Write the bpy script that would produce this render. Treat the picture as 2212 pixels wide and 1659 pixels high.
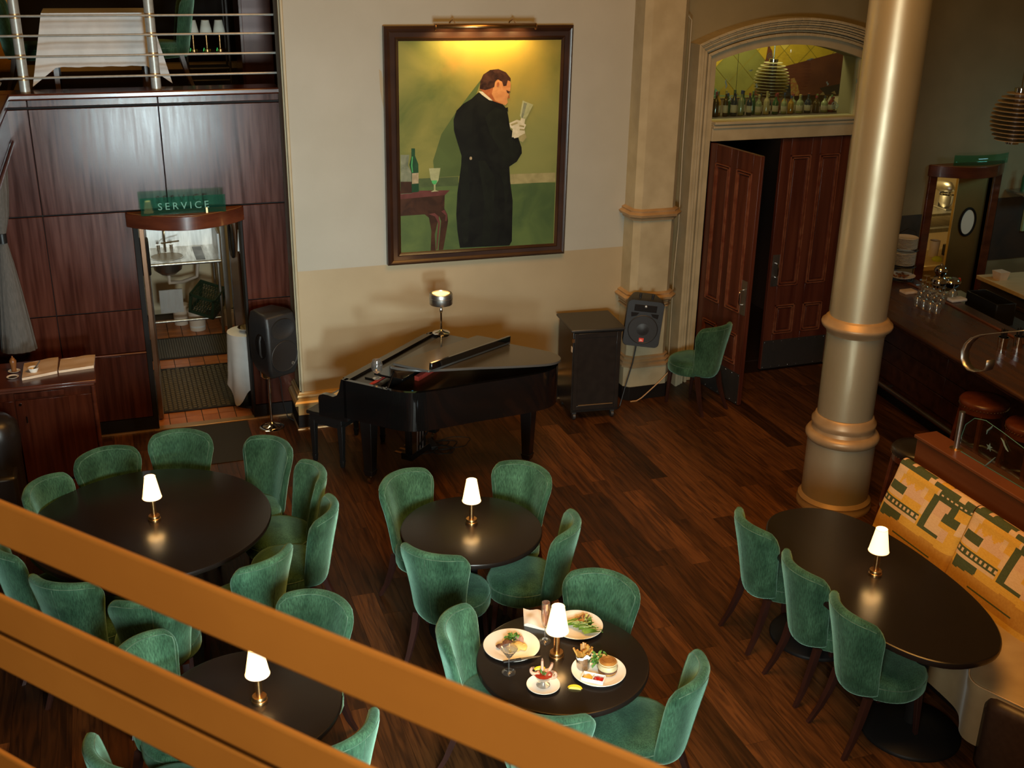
import bpy, bmesh, math, random
from math import sin, cos, pi, sqrt, atan2, radians
from mathutils import Vector, Matrix
random.seed(7)
for o in list(bpy.data.objects): bpy.data.objects.remove(o)
S = bpy.context.scene
C = S.collection

# ---------------------------------------------------------------- camera
FPX, CX, CY, CAMH = 2440.0, 1106.0, 829.5, 4.3
_d = Vector((1003.0 - CX, 6960.0 - CY, FPX)).normalized()
_w = Vector((8436.0 - CX, -48.0 - CY, FPX)).normalized()
_w = (_w - _d * _w.dot(_d)).normalized()
_u = -_d
_y = _u.cross(_w)
RC = Matrix((_w, _y, _u))                      # camera (x right, y down, z forward) -> world
CAM = Vector((0, 0, CAMH))
def ray(u, v): return RC @ Vector((u - CX, v - CY, FPX))
def az(u, v, z):
    r = ray(u, v); return CAM + r * ((z - CAMH) / r.z)
def ay(u, v, y):
    r = ray(u, v); return CAM + r * (y / r.y)
def ax(u, v, x):
    r = ray(u, v); return CAM + r * (x / r.x)
def proj(p):
    c = RC.transposed() @ (Vector(p) - CAM)
    return (CX + FPX * c.x / c.z, CY + FPX * c.y / c.z, c.z)
cd = bpy.data.cameras.new('camera'); cam = bpy.data.objects.new('camera', cd); C.objects.link(cam)
cd.sensor_width = 36.0; cd.sensor_fit = 'HORIZONTAL'; cd.lens = FPX / 2212.0 * 36.0
cd.clip_start = 0.05; cd.clip_end = 100
m = Matrix((RC @ Vector((1, 0, 0)), -(RC @ Vector((0, 1, 0))), -(RC @ Vector((0, 0, 1))))).transposed()
cam.matrix_world = Matrix.Translation(CAM) @ m.to_4x4()
cd.dof.use_dof = True; cd.dof.focus_distance = 6.6; cd.dof.aperture_fstop = 6.3
S.camera = cam

# ---------------------------------------------------------------- world, lights, exposure
W = bpy.data.worlds.new('room_ambient'); S.world = W; W.use_nodes = True
W.node_tree.nodes['Background'].inputs[0].default_value = (1.0, 0.46, 0.11, 1)
W.node_tree.nodes['Background'].inputs[1].default_value = 0.042
def area(name, loc, tgt, sx, sy, power, col, spread=180):
    l = bpy.data.lights.new(name, 'AREA'); l.shape = 'RECTANGLE'; l.size = sx; l.size_y = sy
    l.energy = power; l.color = col; l.spread = radians(spread)
    o = bpy.data.objects.new(name, l); C.objects.link(o); o.location = loc
    o.rotation_euler = (Vector(tgt) - Vector(loc)).to_track_quat('-Z', 'Y').to_euler(); return o
area('photographers_softbox', (0.75, -1.5, 1.0), (0.5, 10.0, 1.9), 0.6, 0.6, 33, (0.80, 0.97, 1.0), 46)
area('photographers_umbrella', (0.75, 1.25, 2.40), (2.0, 9.0, 1.0), 0.9, 0.9, 80, (0.88, 1.0, 0.95), 92)
area('ceiling_light_dining', (2.8, 4.6, 6.6), (2.8, 5.2, 0), 3.0, 3.0, 300, (1.0, 0.46, 0.10))
area('ceiling_light_gallery', (-0.75, -0.7, 5.0), (0.5, 0.8, 3.5), 0.5, 0.5, 62, (1.0, 0.60, 0.22))
area('ceiling_light_kitchen', (0.7, 11.0, 2.64), (0.7, 12.0, 0), 1.2, 1.0, 24, (1.0, 0.80, 0.42))
area('ceiling_light_pantry', (9.2, 11.4, 2.6), (9.2, 11.4, 0), 0.8, 0.8, 26, (1.0, 0.74, 0.28))
area('back_bar_light', (9.9, 8.6, 2.5), (9.6, 9.9, 1.2), 0.6, 0.3, 5, (0.45, 0.95, 1.0))
S.view_settings.view_transform = 'Standard'; S.view_settings.look = 'None'
S.view_settings.exposure = 0.0; S.view_settings.gamma = 1.0; S.view_settings.use_curve_mapping = False

# ---------------------------------------------------------------- helpers
class MB:
    def __init__(s): s.v = []; s.f = []; s.mi = []
    def add(s, vs, fs, mi=0):
        b = len(s.v); s.v += [tuple(p) for p in vs]
        s.f += [tuple(b + i for i in f) for f in fs]; s.mi += [mi] * len(fs); return s
    def box(s, x0, x1, y0, y1, z0, z1, mi=0):
        return s.add([(x0,y0,z0),(x1,y0,z0),(x1,y1,z0),(x0,y1,z0),(x0,y0,z1),(x1,y0,z1),(x1,y1,z1),(x0,y1,z1)],
            [(3,2,1,0),(4,5,6,7),(0,1,5,4),(1,2,6,5),(2,3,7,6),(3,0,4,7)], mi)
    def hexa(s, lo, hi):      # two quads (lists of 4 points, same winding seen from above)
        return s.add(list(lo) + list(hi), [(3,2,1,0),(4,5,6,7),(0,1,5,4),(1,2,6,5),(2,3,7,6),(3,0,4,7)])
    def bar(s, p0, p1, w, h, up=(0,0,1), w1=None, h1=None):
        p0 = Vector(p0); p1 = Vector(p1); d = (p1 - p0).normalized(); upv = Vector(up)
        if abs(d.dot(upv)) > .98: upv = Vector((0,1,0))
        a = d.cross(upv).normalized(); b = a.cross(d).normalized()
        w1 = w if w1 is None else w1; h1 = h if h1 is None else h1
        q = lambda p, W_, H_: [p - a*W_/2 - b*H_/2, p + a*W_/2 - b*H_/2, p + a*W_/2 + b*H_/2, p - a*W_/2 + b*H_/2]
        return s.add(q(p0,w,h) + q(p1,w1,h1), [(0,1,2,3),(7,6,5,4),(0,4,5,1),(1,5,6,2),(2,6,7,3),(3,7,4,0)])
    def cyl(s, p0, p1, r0, r1=None, n=16, caps=True):
        p0 = Vector(p0); p1 = Vector(p1); r1 = r0 if r1 is None else r1
        d = (p1 - p0).normalized(); t = Vector((1,0,0)) if abs(d.x) < .9 else Vector((0,1,0))
        a = d.cross(t).normalized(); b = d.cross(a)
        vs = []
        for p, r in ((p0, r0), (p1, r1)):
            for i in range(n):
                an = 2*pi*i/n; vs.append(p + a*cos(an)*r + b*sin(an)*r)
        fs = [(i, (i+1) % n, n + (i+1) % n, n + i) for i in range(n)]
        if caps: fs += [tuple(range(n-1, -1, -1)), tuple(range(n, 2*n))]
        return s.add(vs, fs)
    def lathe(s, prof, n=24, c=(0,0,0), M=None, sx=1.0, sy=1.0):
        vs = []; fs = []; k = len(prof)
        for r, z in prof:
            for i in range(n):
                an = 2*pi*i/n; p = Vector((r*cos(an)*sx, r*sin(an)*sy, z))
                if M: p = M @ p
                vs.append(p + Vector(c))
        for j in range(k-1):
            for i in range(n):
                fs.append((j*n+i, j*n+(i+1)%n, (j+1)*n+(i+1)%n, (j+1)*n+i))
        if prof[0][0] > 1e-6: fs.append(tuple(range(n-1, -1, -1)))
        if prof[-1][0] > 1e-6: fs.append(tuple((k-1)*n + i for i in range(n)))
        return s.add(vs, fs)
    def tube(s, pts, r, n=8, closed=False):
        pts = [Vector(p) for p in pts]; k = len(pts); vs = []; fs = []
        rr = r if isinstance(r, (list, tuple)) else [r]*k
        pa = None
        for j in range(k):
            if closed: d = pts[(j+1) % k] - pts[j-1]
            else: d = pts[min(j+1, k-1)] - pts[max(j-1, 0)]
            d.normalize()
            if pa is None:
                t = Vector((0,0,1)) if abs(d.z) < .9 else Vector((1,0,0)); a = d.cross(t).normalized()
            else:
                a = (pa - d*pa.dot(d)).normalized()
            pa = a; b = d.cross(a)
            for i in range(n):
                an = 2*pi*i/n; vs.append(pts[j] + (a*cos(an) + b*sin(an))*rr[j])
        m_ = k if closed else k-1
        for j in range(m_):
            q = (j+1) % k
            for i in range(n): fs.append((j*n+i, j*n+(i+1)%n, q*n+(i+1)%n, q*n+i))
        if not closed: fs += [tuple(range(n-1,-1,-1)), tuple((k-1)*n+i for i in range(n))]
        return s.add(vs, fs)
    def prism(s, poly, z0, z1, f=None):     # poly (x, y); f maps (x, y, z) -> point
        n = len(poly); f = f or (lambda x, y, z: (x, y, z))
        vs = [f(x, y, z0) for x, y in poly] + [f(x, y, z1) for x, y in poly]
        fs = [tuple(range(n-1,-1,-1)), tuple(range(n, 2*n))] + [(i, (i+1)%n, n+(i+1)%n, n+i) for i in range(n)]
        return s.add(vs, fs)
    def grid(s, fn, nu, nv, mif=None, wrap=False):
        b = len(s.v)
        for j in range(nv+1):
            for i in range(nu+1): s.v.append(tuple(fn(i/nu, j/nv)))
        for j in range(nv):
            for i in range(nu):
                a = b + j*(nu+1) + i
                s.f.append((a, a+1, a+nu+2, a+nu+1)); s.mi.append(mif((i+.5)/nu, (j+.5)/nv) if mif else 0)
        return s
    def moulding(s, prof, path):   # prof: (out, z) list; path: (x, y, nx, ny) list, mitred by given normals
        k = len(prof); vs = []; fs = []
        for (x, y, nx, ny) in path:
            for o, z in prof: vs.append((x + nx*o, y + ny*o, z))
        for j in range(len(path)-1):
            for i in range(k-1): fs.append((j*k+i, j*k+i+1, (j+1)*k+i+1, (j+1)*k+i))
        fs += [tuple(range(k)), tuple(reversed(range((len(path)-1)*k, len(path)*k)))]
        return s.add(vs, fs)
    def xf(s, M): s.v = [tuple(M @ Vector(p)) for p in s.v]; return s

def mesh_of(name, mb, mats, smooth=40):
    me = bpy.data.meshes.new(name); me.from_pydata(mb.v, [], mb.f)
    for mm in (mats if isinstance(mats, (list, tuple)) else [mats]): me.materials.append(mm)
    if any(mb.mi): me.polygons.foreach_set('material_index', mb.mi)
    bm = bmesh.new(); bm.from_mesh(me); bmesh.ops.recalc_face_normals(bm, faces=bm.faces); bm.to_mesh(me); bm.free()
    if smooth:
        me.polygons.foreach_set('use_smooth', [True]*len(me.polygons)); me.set_sharp_from_angle(angle=radians(smooth))
    me.update(); return me
def obj(name, mb, mats, parent=None, bevel=0, smooth=40, loc=None, label=None, seg=2):
    me = mb if isinstance(mb, bpy.types.Mesh) else mesh_of(name, mb, mats, smooth)
    o = bpy.data.objects.new(name, me); C.objects.link(o)
    if parent: o.parent = parent
    if loc is not None: o.location = loc
    if bevel:
        b = o.modifiers.new('bevel', 'BEVEL'); b.width = bevel; b.segments = seg; b.limit_method = 'ANGLE'; b.angle_limit = radians(40)
    if label: o['label'] = label
    return o
def tag(o, label, cat, group=None):
    o['label'] = label; o['category'] = cat
    if group: o['group'] = group
    return o
def thing(name, label, cat, loc=(0,0,0), rz=0, group=None):
    o = bpy.data.objects.new(name, None); C.objects.link(o); o.empty_display_size = .1
    o.location = loc; o.rotation_euler = (0, 0, rz); return tag(o, label, cat, group)
def struct(name, mb, mats, parent=None, bevel=0, smooth=40, label=None, seg=2):
    o = obj(name, mb, mats, parent, bevel, smooth, seg=seg)
    if not parent: o['kind'] = 'structure'
    if label: o['label'] = label
    return o
def sempty(name, label=None, loc=(0,0,0)):
    o = bpy.data.objects.new(name, None); C.objects.link(o); o.empty_display_size = .1; o.location = loc
    o['kind'] = 'structure'
    if label: o['label'] = label
    return o
def copy_tree(o, parent=None):
    c = o.copy(); C.objects.link(c); c.parent = parent
    for ch in list(o.children): copy_tree(ch, c)
    return c
def text_mb(txt, size, M, depth=.0015, spacing=1.0, font_scale=1.0):
    cu = bpy.data.curves.new('lettering', 'FONT'); cu.body = txt; cu.size = size; cu.extrude = depth
    cu.align_x = 'CENTER'; cu.align_y = 'CENTER'; cu.space_character = spacing; cu.resolution_u = 3
    o = bpy.data.objects.new('lettering', cu); C.objects.link(o); bpy.context.view_layer.update()
    me = bpy.data.meshes.new_from_object(o.evaluated_get(bpy.context.evaluated_depsgraph_get()))
    mb = MB(); mb.add([M @ v.co for v in me.vertices], [tuple(p.vertices) for p in me.polygons])
    bpy.data.objects.remove(o); bpy.data.meshes.remove(me); return mb

# ---------------------------------------------------------------- materials
def mat(name, col, rough=.5, metal=0, col2=None, scale=8, stretch=(1,1,1), detail=4, bump=0, bscale=None, coat=0, sheen=0,
        sheencol=None, trans=0, ior=1.5, emit=None, estr=0, rand=0, rough2=None, spec=.5, lo=.35, hi=.65, coord='Object', alpha=1, wave=0):
    m = bpy.data.materials.new(name); m.use_nodes = True; nt = m.node_tree; N = nt.nodes; L = nt.links
    b = N['Principled BSDF']; I = b.inputs
    I['Base Color'].default_value = (*col, 1); I['Roughness'].default_value = rough; I['Metallic'].default_value = metal
    I['Coat Weight'].default_value = coat; I['Coat Roughness'].default_value = .08
    I['Sheen Weight'].default_value = sheen; I['Sheen Roughness'].default_value = .4
    if sheencol: I['Sheen Tint'].default_value = (*sheencol, 1)
    I['Transmission Weight'].default_value = trans; I['IOR'].default_value = ior
    I['Specular IOR Level'].default_value = spec; I['Alpha'].default_value = alpha
    if emit: I['Emission Color'].default_value = (*emit, 1); I['Emission Strength'].default_value = estr
    if col2 or bump or rough2 is not None:
        tc = N.new('ShaderNodeTexCoord'); mp = N.new('ShaderNodeMapping'); mp.inputs['Scale'].default_value = stretch
        L.new(tc.outputs[coord], mp.inputs['Vector']); vec = mp.outputs['Vector']
        if rand:
            oi = N.new('ShaderNodeObjectInfo'); mu = N.new('ShaderNodeMath'); mu.operation = 'MULTIPLY'; mu.inputs[1].default_value = 57.3
            L.new(oi.outputs['Random'], mu.inputs[0]); cb = N.new('ShaderNodeCombineXYZ')
            for k in range(3): L.new(mu.outputs[0], cb.inputs[k])
            ad = N.new('ShaderNodeVectorMath'); L.new(vec, ad.inputs[0]); L.new(cb.outputs[0], ad.inputs[1]); vec = ad.outputs[0]
        nz = N.new('ShaderNodeTexNoise'); nz.inputs['Scale'].default_value = scale; nz.inputs['Detail'].default_value = detail
        nz.inputs['Distortion'].default_value = wave
        L.new(vec, nz.inputs['Vector']); fac = nz.outputs['Fac']
        mr = N.new('ShaderNodeMapRange'); mr.inputs[1].default_value = lo; mr.inputs[2].default_value = hi; L.new(fac, mr.inputs[0])
        if col2:
            mx = N.new('ShaderNodeMix'); mx.data_type = 'RGBA'; mx.inputs[6].default_value = (*col, 1); mx.inputs[7].default_value = (*col2, 1)
            L.new(mr.outputs[0], mx.inputs[0]); out = mx.outputs[2]
            if rand > 0:
                hs = N.new('ShaderNodeHueSaturation'); L.new(out, hs.inputs['Color'])
                r2 = N.new('ShaderNodeMapRange'); r2.inputs[3].default_value = 1-rand; r2.inputs[4].default_value = 1+rand
                L.new(oi.outputs['Random'], r2.inputs[0]); L.new(r2.outputs[0], hs.inputs['Value']); out = hs.outputs['Color']
            L.new(out, I['Base Color'])
        if rough2 is not None:
            r3 = N.new('ShaderNodeMapRange'); r3.inputs[3].default_value = rough; r3.inputs[4].default_value = rough2
            L.new(mr.outputs[0], r3.inputs[0]); L.new(r3.outputs[0], I['Roughness'])
        if bump:
            bp = N.new('ShaderNodeBump'); bp.inputs['Strength'].default_value = bump; bp.inputs['Distance'].default_value = .01
            src = fac
            if bscale:
                n2 = N.new('ShaderNodeTexNoise'); n2.inputs['Scale'].default_value = bscale; n2.inputs['Detail'].default_value = 3
                L.new(vec, n2.inputs['Vector']); src = n2.outputs['Fac']
            L.new(src, bp.inputs['Height']); L.new(bp.outputs[0], I['Normal'])
    return m
M = {}
M['plank'] = mat('dark_oak_plank', (.034,.0125,.0045), .42, col2=(.098,.037,.0105), scale=3.2, stretch=(9,.7,9), detail=7, rand=.55, wave=1.2, bump=.12, spec=.35)
M['floor'] = mat('dark_subfloor', (.02,.008,.004), .5)
M['wall'] = mat('cream_plaster', (.31,.30,.25), .7, col2=(.35,.34,.29), scale=1.6, detail=6, bump=.08, bscale=30, lo=.3, hi=.7)
M['wall_low'] = mat('tan_plaster', (.30,.238,.14), .6, col2=(.35,.28,.17), scale=1.8, detail=6, bump=.06, bscale=30, lo=.3, hi=.7)
M['wall_olive'] = mat('olive_brown_plaster', (.18,.15,.078), .75, col2=(.22,.182,.098), scale=2, detail=5, bump=.05, bscale=30)
M['trim_gold'] = mat('antique_gold_paint', (.44,.28,.10), .35, metal=.25, col2=(.36,.235,.09), scale=6, detail=5)
M['trim_cream'] = mat('cream_trim_paint', (.40,.345,.225), .45, col2=(.33,.28,.175), scale=5, detail=5)
M['trim_peach'] = mat('peach_gilt_moulding', (.43,.29,.155), .42, metal=.3, col2=(.36,.235,.12), scale=9)
M['base_black'] = mat('black_base_paint', (.008,.006,.005), .6, spec=.15)
M['bronze'] = mat('bronze_shoe_strip', (.42,.26,.12), .35, metal=.7)
M['mahog'] = mat('mahogany_panel', (.031,.0075,.004), .17, col2=(.066,.0165,.0075), scale=3.0, stretch=(9,9,.5), detail=9, rand=.12, rough2=.24, spec=.19, bump=.03, bscale=60)
M['mahog_hi'] = mat('polished_mahogany', (.055,.013,.006), .25, col2=(.10,.026,.011), scale=2, stretch=(1.5,1.5,6), detail=6, coat=.3)
M['door_wood'] = mat('door_mahogany', (.052,.012,.0065), .33, col2=(.092,.025,.013), scale=2.2, stretch=(6,6,.4), detail=7, bump=.03)
M['door_worn'] = mat('worn_door_moulding', (.12,.03,.014), .3, col2=(.19,.07,.035), scale=14, detail=6)
M['bar_wood'] = mat('bar_mahogany', (.030,.0085,.0045), .28, col2=(.06,.018,.008), scale=2, stretch=(1,6,6), detail=6)
M['bar_top'] = mat('worn_bar_top', (.045,.018,.009), .22, col2=(.085,.036,.016), scale=2, stretch=(5,.6,5), detail=6, rough2=.34)
M['velvet'] = mat('green_velvet', (.017,.050,.026), .8, col2=(.052,.125,.070), scale=5.5, stretch=(1.3,1.3,.7), detail=9, sheen=.8, sheencol=(.34,.62,.47), rand=.15, bump=.25, bscale=240, spec=.12, lo=.36, hi=.76, wave=.5)
def add_fibre(m, sc=150, st=(1,1,.10), lo=.62, hi=1.45):
    nt = m.node_tree; N = nt.nodes; L = nt.links; b = N['Principled BSDF']; src = b.inputs['Base Color'].links[0].from_socket
    tc = N.new('ShaderNodeTexCoord'); mp = N.new('ShaderNodeMapping'); mp.inputs['Scale'].default_value = st; L.new(tc.outputs['Object'], mp.inputs['Vector'])
    nz = N.new('ShaderNodeTexNoise'); nz.inputs['Scale'].default_value = sc; nz.inputs['Detail'].default_value = 3; L.new(mp.outputs[0], nz.inputs['Vector'])
    mr = N.new('ShaderNodeMapRange'); mr.inputs[1].default_value = .3; mr.inputs[2].default_value = .7; mr.inputs[3].default_value = lo; mr.inputs[4].default_value = hi; L.new(nz.outputs['Fac'], mr.inputs[0])
    hs = N.new('ShaderNodeHueSaturation'); L.new(src, hs.inputs['Color']); L.new(mr.outputs[0], hs.inputs['Value']); L.new(hs.outputs[0], b.inputs['Base Color'])
add_fibre(M['velvet'])
M['velvet_worn'] = mat('worn_velvet_edge', (.085,.150,.095), .8, col2=(.022,.065,.04), scale=26, detail=4, sheen=.5, sheencol=(.7,.9,.7), spec=.2)
M['leg'] = mat('dark_walnut_leg', (.040,.014,.010), .38, col2=(.022,.008,.006), scale=12, stretch=(1,1,.2), detail=4)
M['tabletop'] = mat('black_brown_laminate', (.0105,.0078,.0064), .26, col2=(.0115,.0085,.007), scale=9, detail=5, spec=.45)
M['iron'] = mat('black_cast_iron', (.009,.008,.008), .5, spec=.2)
M['brass'] = mat('brushed_brass', (.56,.34,.15), .30, metal=1, col2=(.48,.27,.11), scale=20, stretch=(1,1,12))
M['shade'] = mat('lit_lamp_shade', (.9,.82,.65), .9, emit=(1.0,.58,.22), estr=2.9)
M['shade_trim'] = mat('lamp_shade_hem', (.8,.7,.5), .9, emit=(1.0,.50,.18), estr=.7)
M['bulb'] = mat('glowing_bulb', (1,.9,.7), .5, emit=(1.0,.80,.48), estr=28)
M['steel'] = mat('brushed_steel', (.50,.49,.47), .32, metal=1, col2=(.40,.39,.37), scale=5, stretch=(8,1,1), rough2=.42)
M['rail_steel'] = mat('satin_rail_steel', (.40,.41,.39), .38, metal=.35, col2=(.33,.34,.32), scale=30)
M['chrome'] = mat('polished_chrome', (.72,.72,.72), .08, metal=1)
M['steel_dark'] = mat('dark_scuffed_steel', (.16,.155,.155), .38, metal=.9, col2=(.10,.10,.10), scale=4, detail=6, rough2=.5)
M['steel_yellow_reflection'] = mat('satin_steel_door', (.50,.37,.15), .42, metal=1, col2=(.40,.28,.10), scale=2.5, detail=6, rough2=.48)  # yellow reflection on the steel is mixed into the base colour
M['copper'] = mat('coppery_brown_door', (.20,.105,.06), .3, metal=.7, col2=(.15,.075,.04), scale=2.5, detail=6)
M['piano_lid'] = mat('grey_piano_lacquer', (.060,.058,.054), .24, col2=(.068,.066,.062), scale=4, spec=.5)  # lid in a paler grey than the case lacquer
M['gold'] = mat('gilt_column_paint', (.66,.60,.42), .32, metal=.68, col2=(.55,.48,.31), scale=3.0, stretch=(1,1,.6), detail=7, rough2=.44, bump=.05, bscale=7)
M['gold'].node_tree.nodes['Principled BSDF'].inputs['Coat Weight'].default_value = 1.0; M['gold'].node_tree.nodes['Principled BSDF'].inputs['Coat Roughness'].default_value = .30
M['piano'] = mat('black_piano_lacquer', (.0045,.0042,.0042), .045, coat=.5, spec=.6)
M['piano_satin'] = mat('black_satin_lacquer', (.008,.0075,.007), .2)
M['ivory'] = mat('ivory_key', (.72,.66,.52), .3)
M['felt_red'] = mat('red_felt', (.42,.04,.022), .9, col2=(.32,.03,.02), scale=40)
M['blue_tape'] = mat('blue_tape', (.03,.22,.42), .6)
M['blk_plastic'] = mat('black_plastic', (.013,.013,.014), .48, col2=(.018,.018,.019), scale=90, bump=.05)
M['blk_grille'] = mat('black_grille', (.010,.009,.009), .55, col2=(.019,.017,.017), scale=400, detail=1)
M['blk_cab'] = mat('black_painted_cabinet', (.012,.010,.009), .3, col2=(.017,.014,.012), scale=12)
M['blk_cab_top'] = mat('charcoal_cabinet_top', (.030,.027,.023), .4)
M['badge_red'] = mat('red_badge', (.75,.055,.025), .5)
M['white_ink'] = mat('white_lettering', (.85,.85,.85), .6)
M['grey_ink'] = mat('silver_badge', (.35,.33,.30), .35, metal=.6)
M['cable'] = mat('black_cable', (.008,.008,.008), .5)
M['cable_tan'] = mat('tan_cable', (.42,.24,.10), .5)
def thin_glass(name, tint, refl=.06, edge=.75, gcol=(1,1,1), rough=.02, dif=0, dcol=(.1,.3,.25)):
    m = bpy.data.materials.new(name); m.use_nodes = True; nt = m.node_tree; N = nt.nodes; L = nt.links; N.clear()
    out = N.new('ShaderNodeOutputMaterial'); tr = N.new('ShaderNodeBsdfTransparent'); tr.inputs[0].default_value = (*tint, 1)
    gl = N.new('ShaderNodeBsdfGlossy'); gl.inputs['Color'].default_value = (*gcol, 1); gl.inputs['Roughness'].default_value = rough
    lw = N.new('ShaderNodeLayerWeight'); lw.inputs[0].default_value = .35; mr = N.new('ShaderNodeMapRange'); mr.inputs[3].default_value = refl; mr.inputs[4].default_value = edge
    L.new(lw.outputs['Facing'], mr.inputs[0]); mx = N.new('ShaderNodeMixShader'); L.new(mr.outputs[0], mx.inputs[0]); L.new(tr.outputs[0], mx.inputs[1]); L.new(gl.outputs[0], mx.inputs[2]); last = mx
    if dif:
        df = N.new('ShaderNodeBsdfDiffuse'); df.inputs[0].default_value = (*dcol, 1); m2 = N.new('ShaderNodeMixShader'); m2.inputs[0].default_value = dif
        L.new(mx.outputs[0], m2.inputs[1]); L.new(df.outputs[0], m2.inputs[2]); last = m2
    L.new(last.outputs[0], out.inputs[0]); return m
M['glass'] = thin_glass('clear_glass', (.92,.93,.93), .07, .85, rough=.05, dif=.03, dcol=(.8,.8,.8))
M['rose'] = thin_glass('sparkling_rose', (.98,.62,.40), .04, .3, rough=.05, dif=.35, dcol=(.85,.40,.18))
M['gin'] = thin_glass('clear_cocktail', (.95,.96,.95), .08, .4, rough=.03, dif=.06, dcol=(.8,.8,.8))
M['pane'] = thin_glass('thin_glass_pane', (.84,.92,.88), .05, .35)
M['glass_green'] = thin_glass('green_tinted_glass', (.55,.88,.77), .01, .25, dif=.05, dcol=(.05,.26,.20))
M['bottle_green'] = mat('green_bottle_glass', (.02,.12,.07), .08, spec=.7)
M['etch'] = mat('etched_glass_mark', (.12,.20,.20), .6)
M['etch_dark'] = mat('etched_letter', (.10,.26,.20), .6)
M['porcelain'] = mat('white_porcelain', (.80,.76,.68), .18, coat=.3)
M['linen'] = mat('white_linen', (.52,.53,.53), .85, col2=(.58,.59,.59), scale=9, bump=.1, bscale=180)
M['linen_cream'] = mat('cream_linen', (.60,.46,.33), .9, col2=(.68,.54,.40), scale=9, bump=.15, bscale=150)
M['leather_red'] = mat('oxblood_leather', (.085,.020,.009), .33, col2=(.12,.030,.012), scale=14, bump=.06)
M['leather_blk'] = mat('black_leather', (.014,.011,.010), .35, bump=.05, scale=40)
M['leather_brown'] = mat('dark_brown_vinyl', (.040,.024,.018), .42, col2=(.052,.032,.024), scale=30, bump=.06)
M['nail'] = mat('brass_nailhead', (.80,.62,.38), .25, metal=1)
M['tile'] = mat('terracotta_tile', (.33,.105,.028), .42, col2=(.42,.15,.045), scale=9, rand=.12)
M['grout'] = mat('dark_grout', (.055,.035,.022), .8)
M['rubber'] = mat('black_rubber_mat', (.012,.009,.006), .6)
M['rubber2'] = mat('worn_rubber_link', (.050,.040,.020), .55)
M['tilewall'] = mat('kitchen_wall', (.62,.52,.34), .4)
M['milk_crate'] = mat('dark_green_crate', (.017,.034,.018), .45)
M['bucket'] = mat('white_bucket_plastic', (.55,.46,.38), .45)
M['bucket_red'] = mat('red_bucket_band', (.32,.03,.022), .45)
M['blue_plastic'] = mat('blue_plastic', (.03,.10,.35), .45)
M['curtain'] = mat('grey_striped_drape', (.075,.070,.062), .85, col2=(.11,.10,.09), scale=4, stretch=(60,60,.6), detail=2)
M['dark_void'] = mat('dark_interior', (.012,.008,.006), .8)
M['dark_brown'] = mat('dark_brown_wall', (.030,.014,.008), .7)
M['redbrown'] = mat('cherry_cabinet', (.10,.024,.017), .35, col2=(.13,.034,.024), scale=3, stretch=(5,5,.5))
M['rail_paint'] = mat('warm_brown_rail_paint', (.52,.29,.10), .5, col2=(.45,.24,.08), scale=2.5, detail=6, bump=.03, bscale=40)
M['rail_groove'] = mat('dark_rail_groove', (.05,.022,.007), .6)
M['bq_cream'] = mat('tapestry_cream', (.64,.43,.22), .85, col2=(.70,.49,.28), scale=60, stretch=(1,1,3), bump=.1, bscale=300)
M['bq_pink'] = mat('tapestry_blush', (.66,.44,.27), .85, col2=(.60,.37,.21), scale=60, stretch=(1,1,3), bump=.1, bscale=300)
M['bq_yellow'] = mat('tapestry_gold', (.68,.40,.055), .85, col2=(.62,.34,.04), scale=60, stretch=(1,1,3), bump=.1, bscale=300)
M['bq_amber'] = mat('tapestry_amber', (.46,.22,.028), .85, col2=(.52,.27,.04), scale=60, bump=.1, bscale=300)
M['bq_green'] = mat('tapestry_olive', (.052,.070,.022), .85, col2=(.068,.088,.030), scale=60, stretch=(1,1,3), bump=.1, bscale=300)
M['bq_seat'] = mat('khaki_seat_fabric', (.33,.235,.12), .85, col2=(.38,.28,.15), scale=6, bump=.1, bscale=260, sheen=.3)
M['partition'] = mat('cherry_partition', (.11,.033,.012), .33, col2=(.16,.052,.019), scale=2, stretch=(.6,.6,5), detail=6)
M['lcd_green'] = mat('green_indicator', (.02,.4,.08), .5, emit=(.05,1.0,.2), estr=.7)
M['shade_off'] = mat('unlit_white_shade', (.55,.58,.52), .9)
M['tray_dark'] = mat('black_tray', (.010,.010,.010), .4)
M['wood_light'] = mat('light_wood_board', (.50,.38,.20), .5, col2=(.56,.43,.24), scale=3, stretch=(1,8,8))
M['ceramic_brown'] = mat('brown_pepper_mill', (.20,.075,.020), .35)
M['yellowgreen'] = mat('lime_cloth', (.42,.46,.03), .8)
M['palegreen'] = mat('pale_green_plastic', (.30,.42,.22), .5)
M['lampglow'] = mat('amber_glow', (.8,.4,.1), .5, emit=(1.0,.36,.05), estr=.55)
# ================================================================= THE SETTING
YP, YW, YD, YB = 10.06, 9.70, 9.75, 10.06      # panelled wall, painted wall, door wall, bar wall

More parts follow.
